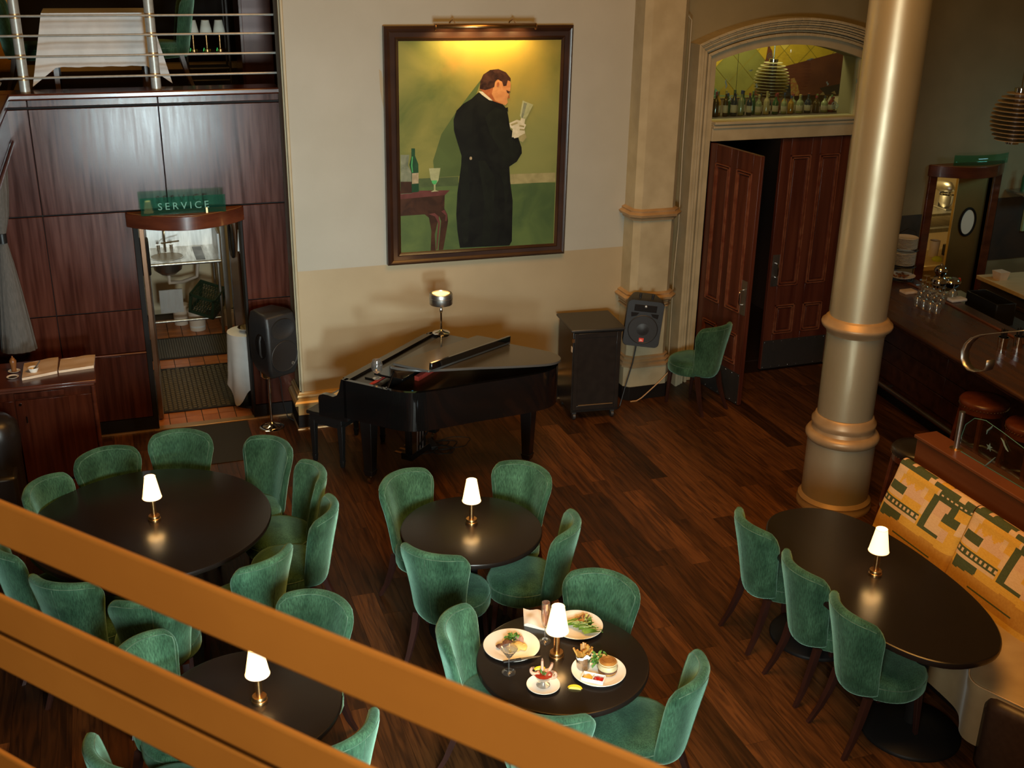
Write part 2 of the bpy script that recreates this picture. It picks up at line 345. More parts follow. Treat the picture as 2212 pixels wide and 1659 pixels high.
# ---- floor with planks
floor = struct('floor', MB().box(-1.4, 11, 1.2, 10.06, -.12, -.012), M['floor'], label='dark wood plank floor of the dining room')
PW, PL = .165, 1.22
plank_mesh = {}
def plank_me(l):
    k = round(l, 2)
    if k not in plank_mesh:
        plank_mesh[k] = mesh_of('plank', MB().box(-PW/2+.0008, PW/2-.0008, -l/2+.0008, l/2-.0008, -.011, 0), M['plank'], 0)
    return plank_mesh[k]
rest = MB(); npl = 0
xx = -1.3; rnd = random.Random(3)
while xx < 7.5:
    y = 1.4 - rnd.random()*PL
    ymax = 10.05 if xx < 1.40 else 9.72
    while y < ymax:
        y1 = min(y + PL, ymax); l = y1 - y; c = (xx, (y+y1)/2, 0)
        if l > .1:
            vis = False
            for q in ((xx, y), (xx, y1), (xx, (y+y1)/2)):
                u, v, w = proj((q[0], q[1], 0))
                if -30 < u < 2240 and 700 < v < 1690: vis = True
            if vis and npl < 300:
                o = obj('plank', plank_me(l), None, floor, loc=c); npl += 1
            else: rest.box(xx-PW/2+.0008, xx+PW/2-.0008, y, y1-.0016, -.011, 0)
        y += PL
    xx += PW
o = obj('plank_remainder', rest, M['plank'], floor); o['kind'] = 'stuff'

# ---- painted back wall
wb = MB().box(1.44, 4.80, YW, 10.05, 0, 1.503, 1).box(1.44, 4.80, YW, 10.05, 1.503, 5.6, 0)
struct('wall_back', wb, [M['wall'], M['wall_low']], smooth=0, label='painted plaster wall, cream above and tan below')
bead = MB()
for (x, y, r) in ((1.452, YW-.004, .014), (1.437, YW+.035, .009)): bead.cyl((x, y, .36), (x, y, 5.6), r, n=12)
struct('trim_1', bead, M['trim_cream'], label='cream corner bead at the edge of the painted wall')
patch = MB().prism([(0,.02),(.02,.0),(.045,-.13),(.045,-.30),(.03,-.31),(.005,-.16)], 0, .001, lambda x, y, z: (2.25+x, YW-.0005-z, 3.2+y))
obj('paint_touch_up', patch, M['wall_low'], bpy.data.objects['wall_back'])
# baseboard of the painted wall
prof_main = [(0,.36),(.012,.36),(.018,.345),(.03,.338),(.034,.322),(.022,.30),(.05,.285),(.062,.268),(.06,.245),(.03,.238),(.03,.142),(0,.142)]
path = [(1.43, 10.05, -1, 0), (1.43, YW, -1, -1), (4.66, YW, 0, -1)]
struct('baseboard_back', MB().moulding(prof_main, path), M['trim_gold'], smooth=25, label='gilded stepped baseboard moulding')
bb = bpy.data.objects['baseboard_back']
obj('black_plinth', MB().moulding([(0,.142),(.034,.142),(.034,.0),(0,0)], path), M['base_black'], bb, smooth=0)
obj('shoe_strip', MB().moulding([(.034,.017),(.046,.012),(.048,0),(.034,0)], path), M['bronze'], bb, smooth=0)

# ---- pilaster (engaged chamfered pier)
def pier(mb, y0, x0, x1, ch, z0, z1):
    mb.prism([(x0, YW+.02), (x0, y0+ch), (x0+ch, y0), (x1-ch, y0), (x1, y0+ch), (x1, YW+.2)], z0, z1)
def pier_prof(mb, prof, x0, x1, ch, y0):
    path = [(x0, YW+.01, -1, 0), (x0, y0+ch, -1, -.42), (x0+ch, y0, -.42, -1), (x1-ch, y0, .42, -1), (x1, y0+ch, 1, -.42), (x1, YW+.1, 1, 0)]
    mb.moulding(prof, path)
px0, px1, pch, py0 = 4.615, 5.045, .055, 9.44
pm = MB(); pier(pm, py0, px0, px1, pch, .30, 5.6)
pil = struct('wall_pilaster', pm, M['trim_cream'], label='chamfered cream pilaster between painting and doorway')
pl2 = MB(); pier(pl2, py0-.035, px0-.035, px1+.03, pch, .14, .34); obj('pedestal', pl2, M['trim_cream'], pil)
pl3 = MB(); pier(pl3, py0-.045, px0-.045, px1+.035, pch, 0, .14); obj('black_plinth', pl3, M['base_black'], pil, bevel=.003)
for (z, nm) in ((1.86, 'capital_band'), (1.04, 'dado_band')):
    b_ = MB(); pier_prof(b_, [(0,z-.055),(.018,z-.05),(.022,z-.03),(.055,z-.01),(.062,z+.012),(.03,z+.03),(.034,z+.045),(.012,z+.055),(0,z+.06)], px0, px1, pch, py0)
    obj(nm, b_, M['trim_peach'], pil, smooth=25)
b_ = MB(); pier_prof(b_, [(.0,.34),(.05,.34),(.052,.36),(.03,.375),(.042,.40),(.018,.415),(.024,.44),(0,.45)], px0, px1, pch, py0); obj('base_band', b_, M['trim_peach'], pil, smooth=25)
for z in (.95, .98):
    b_ = MB(); pier_prof(b_, [(0,z-.01),(.02,z-.006),(.02,z+.006),(0,z+.01)], px0, px1, pch, py0); obj('dado_bead', b_, M['trim_peach'], pil, smooth=25)
tag(obj('wall_cable', MB().tube([ay(1462-(v-100)*.0+0, v, 9.62) for v in (0,)] + [(5.155, 9.63, 3.6), (5.150,9.62,2.4), (5.165,9.62,1.7), (5.150,9.62,1.2), (5.16,9.62,.2)], .006, 6), M['trim_cream']), 'thin painted cable running down between pilaster and door casing', 'cable')

# ---- door wall with arched opening
AX, AR, AZ = 6.315, 2.37, 3.36      # arch centre x, radius, crown height
X0, X1 = 5.50, 7.13
def arch_z(x, o=0): return (AZ - AR) + sqrt(max((AR+o)**2 - (x-AX)**2, 0))
wd = MB().box(5.0, X0-.0, YD+.06, 10.05, 0, 5.6).box(X1, 7.6, YD+.06, 10.05, 0, 5.6)
N_ = 24; xs = [X0 + (X1-X0)*i/N_ for i in range(N_+1)]
for i in range(N_):
    a, b = xs[i], xs[i+1]
    wd.hexa([(a,YD+.06,arch_z(a)),(b,YD+.06,arch_z(b)),(b,10.05,arch_z(b)),(a,10.05,arch_z(a))], [(a,YD+.06,5.6),(b,YD+.06,5.6),(b,10.05,5.6),(a,10.05,5.6)])
struct('wall_right', wd, M['wall_olive'], smooth=0, label='olive brown wall around the arched doorway')
def casing(o0, o1, y0, y1=YD+.06):
    mb = MB(); pts = []
    a0 = math.asin((X0-AX)/AR); a1 = math.asin((X1-AX)/AR)
    ring = [(X0-o, 0, X0) for o in ()]
    inner = [(X0-o0, 0.0)]; outer = [(X0-o1, 0.0)]
    for i in range(N_+1):
        x = X0 - o0 + (X1-X0+2*o0)*i/N_; inner.append((x, arch_z(x, o0)))
        x = X0 - o1 + (X1-X0+2*o1)*i/N_; outer.append((x, arch_z(x, o1)))
    inner.append((X1+o0, 0.0)); outer.append((X1+o1, 0.0))
    n = len(inner)
    for i in range(n-1):
        (a, b), (c, d) = (inner[i], inner[i+1]), (outer[i], outer[i+1])
        mb.hexa([(a[0],y1,a[1]),(a[0],y0,a[1]),(c[0],y0,c[1]),(c[0],y1,c[1])], [(b[0],y1,b[1]),(b[0],y0,b[1]),(d[0],y0,d[1]),(d[0],y1,d[1])])
    return mb
dc = sempty('trim_3', 'cream reeded door casing with segmental arch')
for k, (o0, o1, y0) in enumerate(((0,.085,YD-.02),(.085,.112,YD-.075),(.118,.135,YD-.06),(.140,.162,YD-.095),(.166,.182,YD-.105),(.186,.205,YD-.125),(.209,.225,YD-.135),(.229,.255,YD-.15))):
    obj('casing_flat' if k == 0 else 'casing_reed', casing(o0, o1, y0), M['trim_cream'], dc, bevel=.004 if k else 0, smooth=30)
sl = MB().box(X0, X1, YD-.05, YD+.1, 2.475, 2.60).box(X0, X1, YD-.075, YD+.1, 2.60, 2.625).box(X0, X1, YD-.10, YD+.1, 2.64, 2.665)
sl.box(X0, X1, YD-.06, YD+.1, 2.625, 2.64)
obj('transom_bar', sl, M['trim_cream'], dc, smooth=0, bevel=.004)
pane = MB().prism([(X0, 2.66)] + [(X1, 2.66)] + [(x, arch_z(x)) for x in reversed(xs)], 0, .006, lambda x, y, z: (x, YD+.03+z, y))
win = struct('window_1', pane, M['pane'], smooth=0, label='arched transom window with etched marks')
def swirl(mb, c, r, turns=2, w=.006):
    pts = [(c[0] + r*(t/20)*cos(2*pi*turns*t/20), YD+.027, c[1] + r*(t/20)*sin(2*pi*turns*t/20)) for t in range(2, 21)]
    mb.tube(pts, w/2, 5)
et = MB(); 
p = ay(1803,226,YD+.03); swirl(et, (p.x, p.z), .045)
p = ay(1664,120,YD+.03); swirl(et, (p.x, p.z), .04)
for (u, v, L_, an) in ((1568,181,.09,1.4),(1577,212,.07,.9),(1634,185,.05,1.2),(1622,152,.05,.1),(1787,180,.04,1.4),(1750,128,.08,.15),(1850,175,.06,1.0)):
    p = ay(u, v, YD+.03)
    et.tube([(p.x + L_*(t/6-.5)*cos(an) + .012*sin(t), YD+.027, p.z + L_*(t/6-.5)*sin(an)) for t in range(7)], [.002,.006,.008,.008,.007,.005,.002], 5)
obj('etched_mark', et, M['etch'], win)
obj('pane_joint', MB().tube([ay(1596, 112, YD+.028), ay(1588, 216, YD+.028)], .002, 5), M['base_black'], win)

# ---- bar wall
wbar = MB().box(7.6, 8.52, YB, 10.3, 0, 5.6).box(9.30, 12.5, YB, 10.3, 0, 5.6).box(8.52, 9.30, YB, 10.3, 1.93, 5.6)
struct('wall_bar', wbar, M['wall_olive'], smooth=0, label='olive brown wall behind the bar')
wbs = bpy.data.objects['wall_bar']
obj('splash_panel', MB().box(7.62, 8.40, YB-.012, YB, .9, 1.50), M['steel_dark'], wbs)
obj('splash_panel', MB().box(9.42, 12.4, YB-.012, YB, .9, 1.62), M['steel_dark'], wbs)

# ---- panelled wall left with service doorway
DX0, DX1, DZ = .146, 1.045, 1.93
wp = MB().box(-1.3, DX0, YP+.025, 10.22, 0, 2.98).box(DX1, 1.45, YP+.025, 10.22, 0, 2.98).box(DX0, DX1, YP+.025, 10.22, DZ, 2.98)
wpn = struct('wall_left', wp, M['base_black'], smooth=0, label='mahogany panelled wall below the balcony')
def panel(x0, x1, z0, z1):
    g = .003; obj('panel', MB().box(x0+g, x1-g, YP, YP+.024, z0+g, z1-g), M['mahog'], wpn, bevel=.003)
for (x0, x1) in ((-1.2,-.57), (-.57,.442), (.442,1.455)):
    panel(x0, x1, 2.052, 2.925); panel(x0, x1, 2.94, 3.0)
for (z0, z1) in ((.135,.755), (.775,1.168), (1.172,2.045)):
    panel(-1.2, -.57, z0, z1); panel(-.57, DX0-.012, z0, z1)
for (z0, z1) in ((.135,1.168), (1.172,2.045)): panel(DX1+.012, 1.455, z0, z1)
obj('ledge_moulding', MB().box(-1.2, DX0-.012, YP-.014, YP+.02, .756, .774), M['mahog_hi'], wpn, bevel=.006)
for x0, x1 in ((-1.2, DX0), (DX1, 1.42)):
    obj('kick_base', MB().box(x0, x1, YP-.006, YP+.02, .0, .133), M['base_black'], wpn, smooth=0)
    obj('shoe_strip', MB().box(x0, x1, YP-.022, YP-.004, .0, .014), M['bronze'], wpn, smooth=0)
cap = MB().box(-.80, 1.46, YP-.05, 10.30, 3.0, 3.052)
obj('parapet_cap', cap, M['mahog_hi'], wpn, bevel=.014, seg=3)
obj('jamb', MB().box(DX0-.012, DX0+.03, YP-.004, 10.24, 0, DZ), M['base_black'], wpn)
obj('jamb', MB().box(DX1-.006, DX1+.012, YP-.004, 10.24, 0, DZ), M['base_black'], wpn)
# side wall and side balcony on the far left
struct('wall_side', MB().box(-1.3, -1.2, 6.0, YP+.02, 0, 2.62), M['dark_brown'], smooth=0, label='dark side wall beneath the side balcony')
sb = struct('wall_balcony', MB().box(-1.3, -.735, 4.4, YP-.002, 2.60, 2.70).box(-.80, -.725, 4.4, YP-.002, 2.70, 3.0), M['mahog'], bevel=.004, label='mahogany fascia of the side balcony')
obj('parapet_cap', MB().box(-.82, -.685, 4.4, YP-.05, 3.0, 3.052), M['mahog_hi'], sb, bevel=.014, seg=3)
obj('fascia_bead', MB().cyl((-.715, 4.4, 2.665), (-.715, YP-.01, 2.665), .014), M['mahog_hi'], sb)
obj('fascia_bead', MB().cyl((-.722, 4.4, 2.93), (-.722, YP-.01, 2.93), .006), M['mahog_hi'], sb)
# balcony floor, back wall
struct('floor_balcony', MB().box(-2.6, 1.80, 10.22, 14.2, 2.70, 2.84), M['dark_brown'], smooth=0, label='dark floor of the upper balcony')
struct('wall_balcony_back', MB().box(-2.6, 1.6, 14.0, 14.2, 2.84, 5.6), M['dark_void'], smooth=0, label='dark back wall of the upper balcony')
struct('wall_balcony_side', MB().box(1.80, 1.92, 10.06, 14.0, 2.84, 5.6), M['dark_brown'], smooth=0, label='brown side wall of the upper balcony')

gn = Vector((cos(radians(39)), sin(radians(39)))); gt = Vector((-gn.y, gn.x)); gq = [gn*.93 - gt*3.0, gn*.93 + gt*3.0, gn*-3.5 + gt*3.0, gn*-3.5 - gt*3.0]
struct('floor_gallery', MB().prism([(q.x, q.y) for q in gq], 2.50, 2.66), M['dark_brown'], smooth=0, label='gallery floor on which the photographer stands')
# ---- kitchen seen through the service doorway
kf = struct('floor_kitchen', MB().box(-.6, 2.0, 10.06, 13.6, -.12, -.009), M['grout'], smooth=0, label='terracotta tiled kitchen floor')
TS = .152
tm = mesh_of('tile', MB().box(-TS/2+.004, TS/2-.004, -TS/2+.004, TS/2-.004, -.009, 0), M['tile'], 0)
for r0, nr in ((10.14, 3), (11.60, 3), (12.55, 5)):
    for j in range(nr):
        for i in range(-1, 9): obj('tile', tm, None, kf, loc=(.20 + i*TS, r0 + TS*(j+.5), 0))
obj('threshold', MB().box(DX0-.02, DX1+.02, YP-.03, YP+.06, -.005, .012), M['bronze'], kf, bevel=.004)
struct('wall_kitchen', MB().box(-.6, 2.0, 13.55, 13.7, 0, 2.9).box(-.75, -.6, 10.2, 13.7, 0, 2.9).box(1.9, 2.05, 10.2, 13.7, 0, 2.9), M['tilewall'], smooth=0, label='cream kitchen wall beyond the service doorway')
struct('ceiling_kitchen', MB().box(-.75, 2.05, 10.2, 13.7, 2.66, 2.69), M['tilewall'], smooth=0, label='plain ceiling of the small kitchen')
bpy.data.objects['ceiling_light_kitchen'].location.z = 2.64
# ---- pantry behind the bar doorway
struct('wall_pantry', MB().box(8.0, 11.4, 12.3, 12.4, 0, 2.6).box(11.2, 11.3, 10.3, 12.4, 0, 2.6).box(7.9, 8.0, 10.3, 12.4, 0, 2.6), M['tilewall'], smooth=0, label='cream pantry wall beyond the bar doorway')
struct('ceiling_pantry', MB().box(7.9, 11.3, 10.3, 12.4, 2.60, 2.63), M['tilewall'], smooth=0, label='plain ceiling of the pantry')
struct('floor_pantry', MB().box(7.6, 11.4, 10.06, 12.4, -.12, 0), M['tile'], smooth=0, label='tiled pantry floor')
# ---- dark lobby behind the double doors
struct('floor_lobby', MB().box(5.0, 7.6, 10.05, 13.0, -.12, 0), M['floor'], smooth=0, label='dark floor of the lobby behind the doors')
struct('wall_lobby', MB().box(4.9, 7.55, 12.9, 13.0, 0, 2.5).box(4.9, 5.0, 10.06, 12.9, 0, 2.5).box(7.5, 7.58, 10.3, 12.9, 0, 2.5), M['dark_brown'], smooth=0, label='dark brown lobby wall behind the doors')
struct('ceiling_added_transom', MB().box(5.3, 9.3, 10.06, 11.5, 4.25, 4.3), M['dark_brown'], smooth=0, label='dark slab added above the reflection stand-ins behind the transom')  # unseen slab added over the transom stand-ins, holds the pendant cord
bpy.data.objects['ceiling_light_pantry'].location.z = 2.55
# added ledge for the stand-ins of the bar reflected in the transom
struct('ceiling_lobby', MB().box(5.4, 7.25, 9.86, 13.0, 2.50, 2.64), M['dark_brown'], smooth=0, label='added ledge carrying the reflection stand-ins behind the arched transom')
# ================================================================= LARGE OBJECTS
# ---- gilded column
CCX, CCY = 5.315, 6.905
col = thing('column', 'tall round gold painted column with ringed mouldings', 'column', (CCX, CCY, 0))
obj('shaft', MB().lathe([(.216,.80),(.218,1.15),(.216,1.50)], 48), M['gold'], col, smooth=60)
obj('shaft', MB().lathe([(.212,1.58),(.2125,2.4),(.2115,3.4),(.2115,4.4),(.211,5.6)], 48), M['gold'], col, smooth=60)
obj('drum', MB().lathe([(.266,.06),(.266,.58)], 48), M['gold'], col, smooth=60)
obj('base_ring', MB().lathe([(.26,0),(.296,.0),(.298,.03),(.285,.05),(.29,.07),(.268,.10),(.26,.10)], 48), M['trim_peach'], col, smooth=50)
obj('lower_ring', MB().lathe([(.255,.575),(.272,.58),(.288,.605),(.289,.63),(.272,.655),(.245,.665),(.235,.70),(.22,.70)], 48), M['trim_peach'], col, smooth=50)
obj('middle_ring', MB().lathe([(.20,.69),(.240,.695),(.252,.72),(.252,.745),(.232,.77),(.228,.79),(.21,.80)], 48), M['trim_peach'], col, smooth=50)
obj('upper_ring', MB().lathe([(.20,1.475),(.224,1.48),(.228,1.50),(.262,1.53),(.27,1.55),(.266,1.565),(.246,1.58),(.24,1.595),(.222,1.61),(.20,1.615)], 48), M['trim_peach'], col, smooth=50)

# ---- double doors
def door_leaf(name, label, w, hinge, rz, mirror=1):
    t = thing(name, label, 'door', hinge, rz); s = mirror; h = 2.46; th = .045
    X = lambda a, b: (min(s*a, s*b), max(s*a, s*b))
    def bx(a, b, y0, y1, z0, z1): x0, x1 = X(a, b); return MB().box(x0, x1, y0, y1, z0, z1)
    obj('slab', bx(0, w, -th/2+.012, th/2-.012, .01, h), M['door_wood'], t, smooth=0)
    for side in (-1, 1):
        y0, y1 = (-th/2, -th/2+.013) if side < 0 else (th/2-.013, th/2)
        for a, b in ((0,.105),(w/2-.05,w/2+.05),(w-.105,w)): obj('stile', bx(a, b, y0, y1, .01, h), M['door_wood'], t, bevel=.003)
        for z0, z1 in ((.01,.40),(.72,.93),(h-.17,h)):
            for a, b in ((.105,w/2-.05),(w/2+.05,w-.105)): obj('rail', bx(a, b, y0, y1, z0, z1), M['door_wood'], t, bevel=.003)
        for a, b in ((.105,w/2-.05),(w/2+.05,w-.105)):
            for z0, z1 in ((.40,.72),(.93,h-.17)):
                yy = y0-.010 if side < 0 else y1+.010
                fr = MB()
                for o, ww in ((.0,.012),(.024,.010)):
                    aa, bb_, c0, c1 = a+o, b-o, z0+o, z1-o
                    ya, yb = sorted((yy, (y1 if side < 0 else y0)))
                    for q in ((aa,aa+ww,c0,c1),(bb_-ww,bb_,c0,c1),(aa,bb_,c0,c0+ww),(aa,bb_,c1-ww,c1)):
                        x0, x1 = X(q[0], q[1]); fr.box(x0, x1, ya, yb, q[2], q[3])
                obj('panel_moulding', fr, M['door_worn'], t, smooth=0, bevel=.002)
                obj('panel', bx(a+.05, b-.05, y0+.002, y1+.001 if side > 0 else y1, z0+.05, z1-.05), M['door_wood'], t, bevel=.004)
        yk = -th/2-.002 if side < 0 else th/2
        kp = obj('kick_plate', bx(.01, w-.01, yk, yk+.002, .012, .33), M['steel_dark'], t, smooth=0)
        for i in range(8):
            for z in (.03, .31):
                x = s*(.03 + (w-.06)*i/7); ys = yk-.003 if side < 0 else yk+.005
                obj('screw', MB().cyl((x, ys, z), (x, yk+.001, z), .005, n=8), M['chrome'], kp)
        pp = obj('push_plate', bx(w-.115, w-.02, yk, yk+.002, .93, 1.27), M['steel'], t, smooth=0)
        x = s*(w-.067); so = side*.045
        obj('pull_handle', MB().tube([(x,side*th/2,1.03),(x,side*th/2+so*.8,1.035),(x,side*th/2+so,1.06),(x,side*th/2+so,1.15),(x,side*th/2+so*.8,1.175),(x,side*th/2,1.18)], .007, 8), M['chrome'], pp)
    return t
d = Vector((5.60, 8.955)) - Vector((5.515, 9.755)); 
door_leaf('door_leaf', 'left mahogany door leaf standing open into the dining room', .79, (5.535, 9.735, 0), atan2(d.y, d.x))
door_leaf('door_leaf', 'closed right mahogany door leaf partly behind the gold column', .79, (7.125, 9.775, 0), 0, -1)

# ---- painting with frame and picture light
PY = YW - .03
def pq(u, v, y=PY): return ay(u, v, y)
pt = thing('framed_painting', 'large dark framed oil painting of a man in a black tailcoat inspecting a glass', 'painting', pq(1020, 560, YW))
O_ = pt.location
cor = {'o': [(827,56.2),(1236.6,53.4),(1216.2,545.6),(837,572.4)], 'i': [(859.5,88.5),(1212,85.5),(1195.5,525),(866,545.5)]}
o4 = [pq(*q) - O_ for q in cor['o']]; i4 = [pq(*q) - O_ for q in cor['i']]
dy = lambda v, a: Vector((v.x, v.y + a, v.z))
stp = [(0,.03,.0),(0,-.030,.0),(.18,-.045,0),(.30,-.040,0),(.42,-.028,0),(.72,-.022,0),(.80,-.03,0),(.92,-.016,0),(1.0,-.010,0),(1.0,.02,0)]
fr = MB(); n_ = len(stp)
for t_, a, _ in stp: fr.v += [tuple(dy(o4[k].lerp(i4[k], t_), a)) for k in range(4)]
for j in range(n_-1):
    for k in range(4): fr.f.append((j*4+k, j*4+(k+1)%4, (j+1)*4+(k+1)%4, (j+1)*4+k)); fr.mi.append(0)
M['frame'] = mat('dark_walnut_frame', (.017,.0065,.004), .3, col2=(.030,.012,.006), scale=4, detail=6, spec=.6)
obj('frame', fr, M['frame'], pt, smooth=25)
def pmat(n, c, c2, sc=5, **k): return mat(n, c, .5, spec=.12, col2=c2, scale=sc, detail=6, wave=.8, coord='Object', **k)
PM = dict(bg=pmat('painted_green_wall', (.085,.115,.032), (.20,.20,.055), 1.9, bump=.03, bscale=90), low=pmat('painted_lower_wall', (.050,.085,.032), (.085,.13,.042), 3),
    gold=pmat('painted_golden_glow', (.30,.22,.03), (.38,.20,.035), 3.2), sage=pmat('painted_sage', (.16,.20,.055), (.24,.26,.085), 2.6), rail=pmat('painted_dado', (.30,.27,.13), (.22,.20,.09), 9),
    rail_sh=pmat('painted_dado_shaded', (.07,.10,.04), (.05,.075,.03), 9), blk=pmat('painted_black_coat', (.005,.0052,.0042), (.009,.010,.0075), 6), cloth=pmat('painted_coat_fold', (.010,.012,.008), (.007,.008,.0055), 8),
    skin=pmat('painted_skin', (.36,.15,.055), (.46,.22,.085), 14), skin2=pmat('painted_skin_shadow', (.22,.065,.02), (.30,.10,.035), 14), hair=pmat('painted_hair', (.018,.008,.006), (.05,.022,.014), 20),
    white=pmat('painted_white', (.55,.52,.40), (.44,.42,.30), 18), glass=pmat('painted_glass', (.24,.26,.13), (.34,.36,.20), 14), table=pmat('painted_table', (.030,.014,.008), (.055,.024,.013), 9),
    ttop=pmat('painted_table_top', (.11,.036,.032), (.08,.026,.022), 8), btl=pmat('painted_bottle', (.012,.045,.018), (.02,.07,.03), 9), lab=pmat('painted_label', (.36,.30,.19), (.26,.21,.13), 25),
    grn=pmat('painted_absinthe', (.05,.30,.09), (.08,.38,.13), 14), shd=pmat('painted_wall_shadow', (.062,.092,.030), (.075,.11,.035), 3.5), carafe=pmat('painted_carafe', (.10,.12,.08), (.20,.22,.15), 9))
def glow_mat():
    m = PM['bg']; nt = m.node_tree; N = nt.nodes; L = nt.links; b = N['Principled BSDF']; src = b.inputs['Base Color'].links[0].from_socket
    tc = N.new('ShaderNodeTexCoord'); c0 = pq(1130, 110) - O_; last = src
    for cc, rad, colr, amt in ((pq(1150, 330) - O_, 1.25, (.20,.215,.075), .85), (pq(1090, 80) - O_, .95, (.34,.235,.035), .95), (pq(985, 130) - O_, .22, (.36,.16,.03), .5)):
        vs = N.new('ShaderNodeVectorMath'); vs.operation = 'DISTANCE'; vs.inputs[1].default_value = cc; L.new(tc.outputs['Object'], vs.inputs[0])
        nz = N.new('ShaderNodeTexNoise'); nz.inputs['Scale'].default_value = 3; nz.inputs['Detail'].default_value = 5; L.new(tc.outputs['Object'], nz.inputs['Vector'])
        ad = N.new('ShaderNodeMath'); ad.operation = 'MULTIPLY_ADD'; ad.inputs[1].default_value = .5; L.new(nz.outputs['Fac'], ad.inputs[0]); L.new(vs.outputs['Value'], ad.inputs[2])
        mr = N.new('ShaderNodeMapRange'); mr.interpolation_type = 'SMOOTHSTEP'; mr.inputs[1].default_value = .2; mr.inputs[2].default_value = rad + .2; mr.inputs[3].default_value = amt; mr.inputs[4].default_value = 0; L.new(ad.outputs[0], mr.inputs[0])
        mx = N.new('ShaderNodeMix'); mx.data_type = 'RGBA'; mx.inputs[7].default_value = (*colr, 1); L.new(mr.outputs[0], mx.inputs[0]); L.new(last, mx.inputs[6]); last = mx.outputs[2]
    L.new(last, b.inputs['Base Color'])
glow_mat()
cv = MB().add([dy(q, -.006) for q in i4], [(3,2,1,0)])
canvas = obj('canvas', cv, PM['bg'], pt, smooth=0)
layer = [0]
def paint(name, pts, m, parent=canvas):
    layer[0] += 1; y = PY - .0064 - layer[0]*.00016
    P_ = [pq(780 + x/2.764, v/2.764, y) - O_ for x, v in pts]
    mb = MB().add(P_, [tuple(range(len(P_)))]); return obj(name, mb, m, parent, smooth=0)
def blob(cx, cy, rx, ry, n=18, a=0): return [(cx + rx*cos(2*pi*i/n)*cos(a) - ry*sin(2*pi*i/n)*sin(a), cy + rx*cos(2*pi*i/n)*sin(a) + ry*sin(2*pi*i/n)*cos(a)) for i in range(n)]
paint('painted_lower_wall', [(234,1090),(1160,1090),(1147,1452),(238,1508)], PM['low'])
paint('painted_dado', [(890,1040),(1162,1030),(1160,1085),(890,1100)], PM['rail'])
paint('painted_dado', [(234,1072),(580,1055),(580,1108),(234,1125)], PM['rail_sh'])
paint('painted_shadow', [(720,470),(650,560),(560,680),(480,800),(430,960),(440,1060),(600,1050),(640,700)], PM['shd'])
paint('painted_table', [(234,1175),(500,1155),(497,1245),(515,1280),(520,1320),(490,1492),(462,1494),(478,1320),(466,1290),(440,1400),(446,1496),(415,1497),(420,1380),(405,1300),(380,1280),(234,1290)], PM['table'])
paint('painted_table_top', [(234,1140),(530,1136),(500,1165),(234,1190)], PM['ttop'])
paint('painted_carafe', [(236,925),(288,925),(280,985),(300,1030),(304,1155),(236,1160)], PM['carafe'])
paint('painted_carafe_wine', [(236,1085),(303,1085),(304,1153),(236,1158)], PM['table'])
bt = paint('painted_bottle', [(300,886),(322,886),(322,930),(342,980),(345,1145),(303,1150),(300,1030),(288,985),(300,935)], PM['btl'])
paint('painted_label', [(304,1035),(343,1032),(343,1095),(304,1098)], PM['lab'])
paint('painted_goblet', [(405,1005),(474,1003),(462,1075),(444,1105),(444,1135),(465,1142),(415,1146),(435,1135),(434,1105),(415,1070)], PM['glass'])
paint('painted_absinthe', [(420,1078),(455,1076),(450,1096),(438,1102),(426,1096)], PM['grn'])
man = paint('painted_coat', [(700,552),(760,575),(835,612),(870,650),(880,700),(890,770),(935,812),(958,880),(960,915),(930,965),(885,995),(890,1080),(905,1200),(900,1440),(885,1466),(590,1480),(575,1380),(568,1280),(575,1150),(598,985),(600,930),(575,850),(555,780),(552,715),(570,660),(610,620),(660,590)], PM['blk'])
for pts in ([(740,700),(800,640),(850,660),(880,760),(900,830),(950,870),(930,940),(880,985),(850,965),(820,880),(770,800)], [(600,960),(640,965),(650,1180),(640,1440),(610,1460),(590,1250)],
            [(700,960),(740,960),(800,1060),(790,1300),(760,1460),(720,1462),(735,1200)], [(820,1010),(870,1010),(880,1150),(862,1250),(850,1100)]): paint('painted_coat_fold', pts, PM['cloth'])
paint('painted_collar', [(702,545),(735,548),(775,580),(785,602),(765,598),(720,565)], PM['white'])
paint('painted_neck', [(708,532),(800,520),(850,600),(840,622),(790,604),(740,560)], PM['skin2'])
paint('painted_face', [(820,478),(880,470),(895,500),(890,540),(880,570),(872,590),(876,612),(862,628),(845,622),(800,600),(780,560),(790,520)], PM['skin'])
paint('painted_hair', [(708,530),(712,485),(730,445),(770,418),(820,412),(865,432),(893,468),(893,486),(876,480),(868,512),(850,515),(842,488),(815,474),(800,490),(795,520),(770,530),(740,538)], PM['hair'])
paint('painted_ear', blob(815, 502, 17, 27, 14, .2), PM['skin']); paint('painted_eye', blob(878, 553, 9, 4, 10, .5), PM['hair'])
paint('painted_brow', [(868,538),(892,548),(890,553),(868,545)], PM['hair'])
paint('painted_lapel', [(862,645),(876,640),(878,672)], PM['blk'])
paint('painted_glass', [(965,600),(1028,625),(985,710),(960,722),(948,690)], PM['glass']); paint('painted_glass_stem', [(955,705),(980,710),(975,740),(945,740)], PM['white'])
paint('painted_glove', [(885,735),(930,715),(950,720),(985,745),(975,770),(980,800),(960,830),(940,815),(900,820),(905,770),(890,760)], PM['white'])
paint('painted_glove_cuff', [(940,815),(980,795),(988,820),(965,850),(945,840)], PM['rail'])
paint('painted_glove_finger', [(893,742),(932,728),(938,736),(900,752)], PM['rail']); paint('painted_glove_finger', [(945,745),(975,752),(972,760),(944,756)], PM['rail']); paint('painted_glove_finger', [(948,768),(978,772),(974,780),(946,778)], PM['rail'])
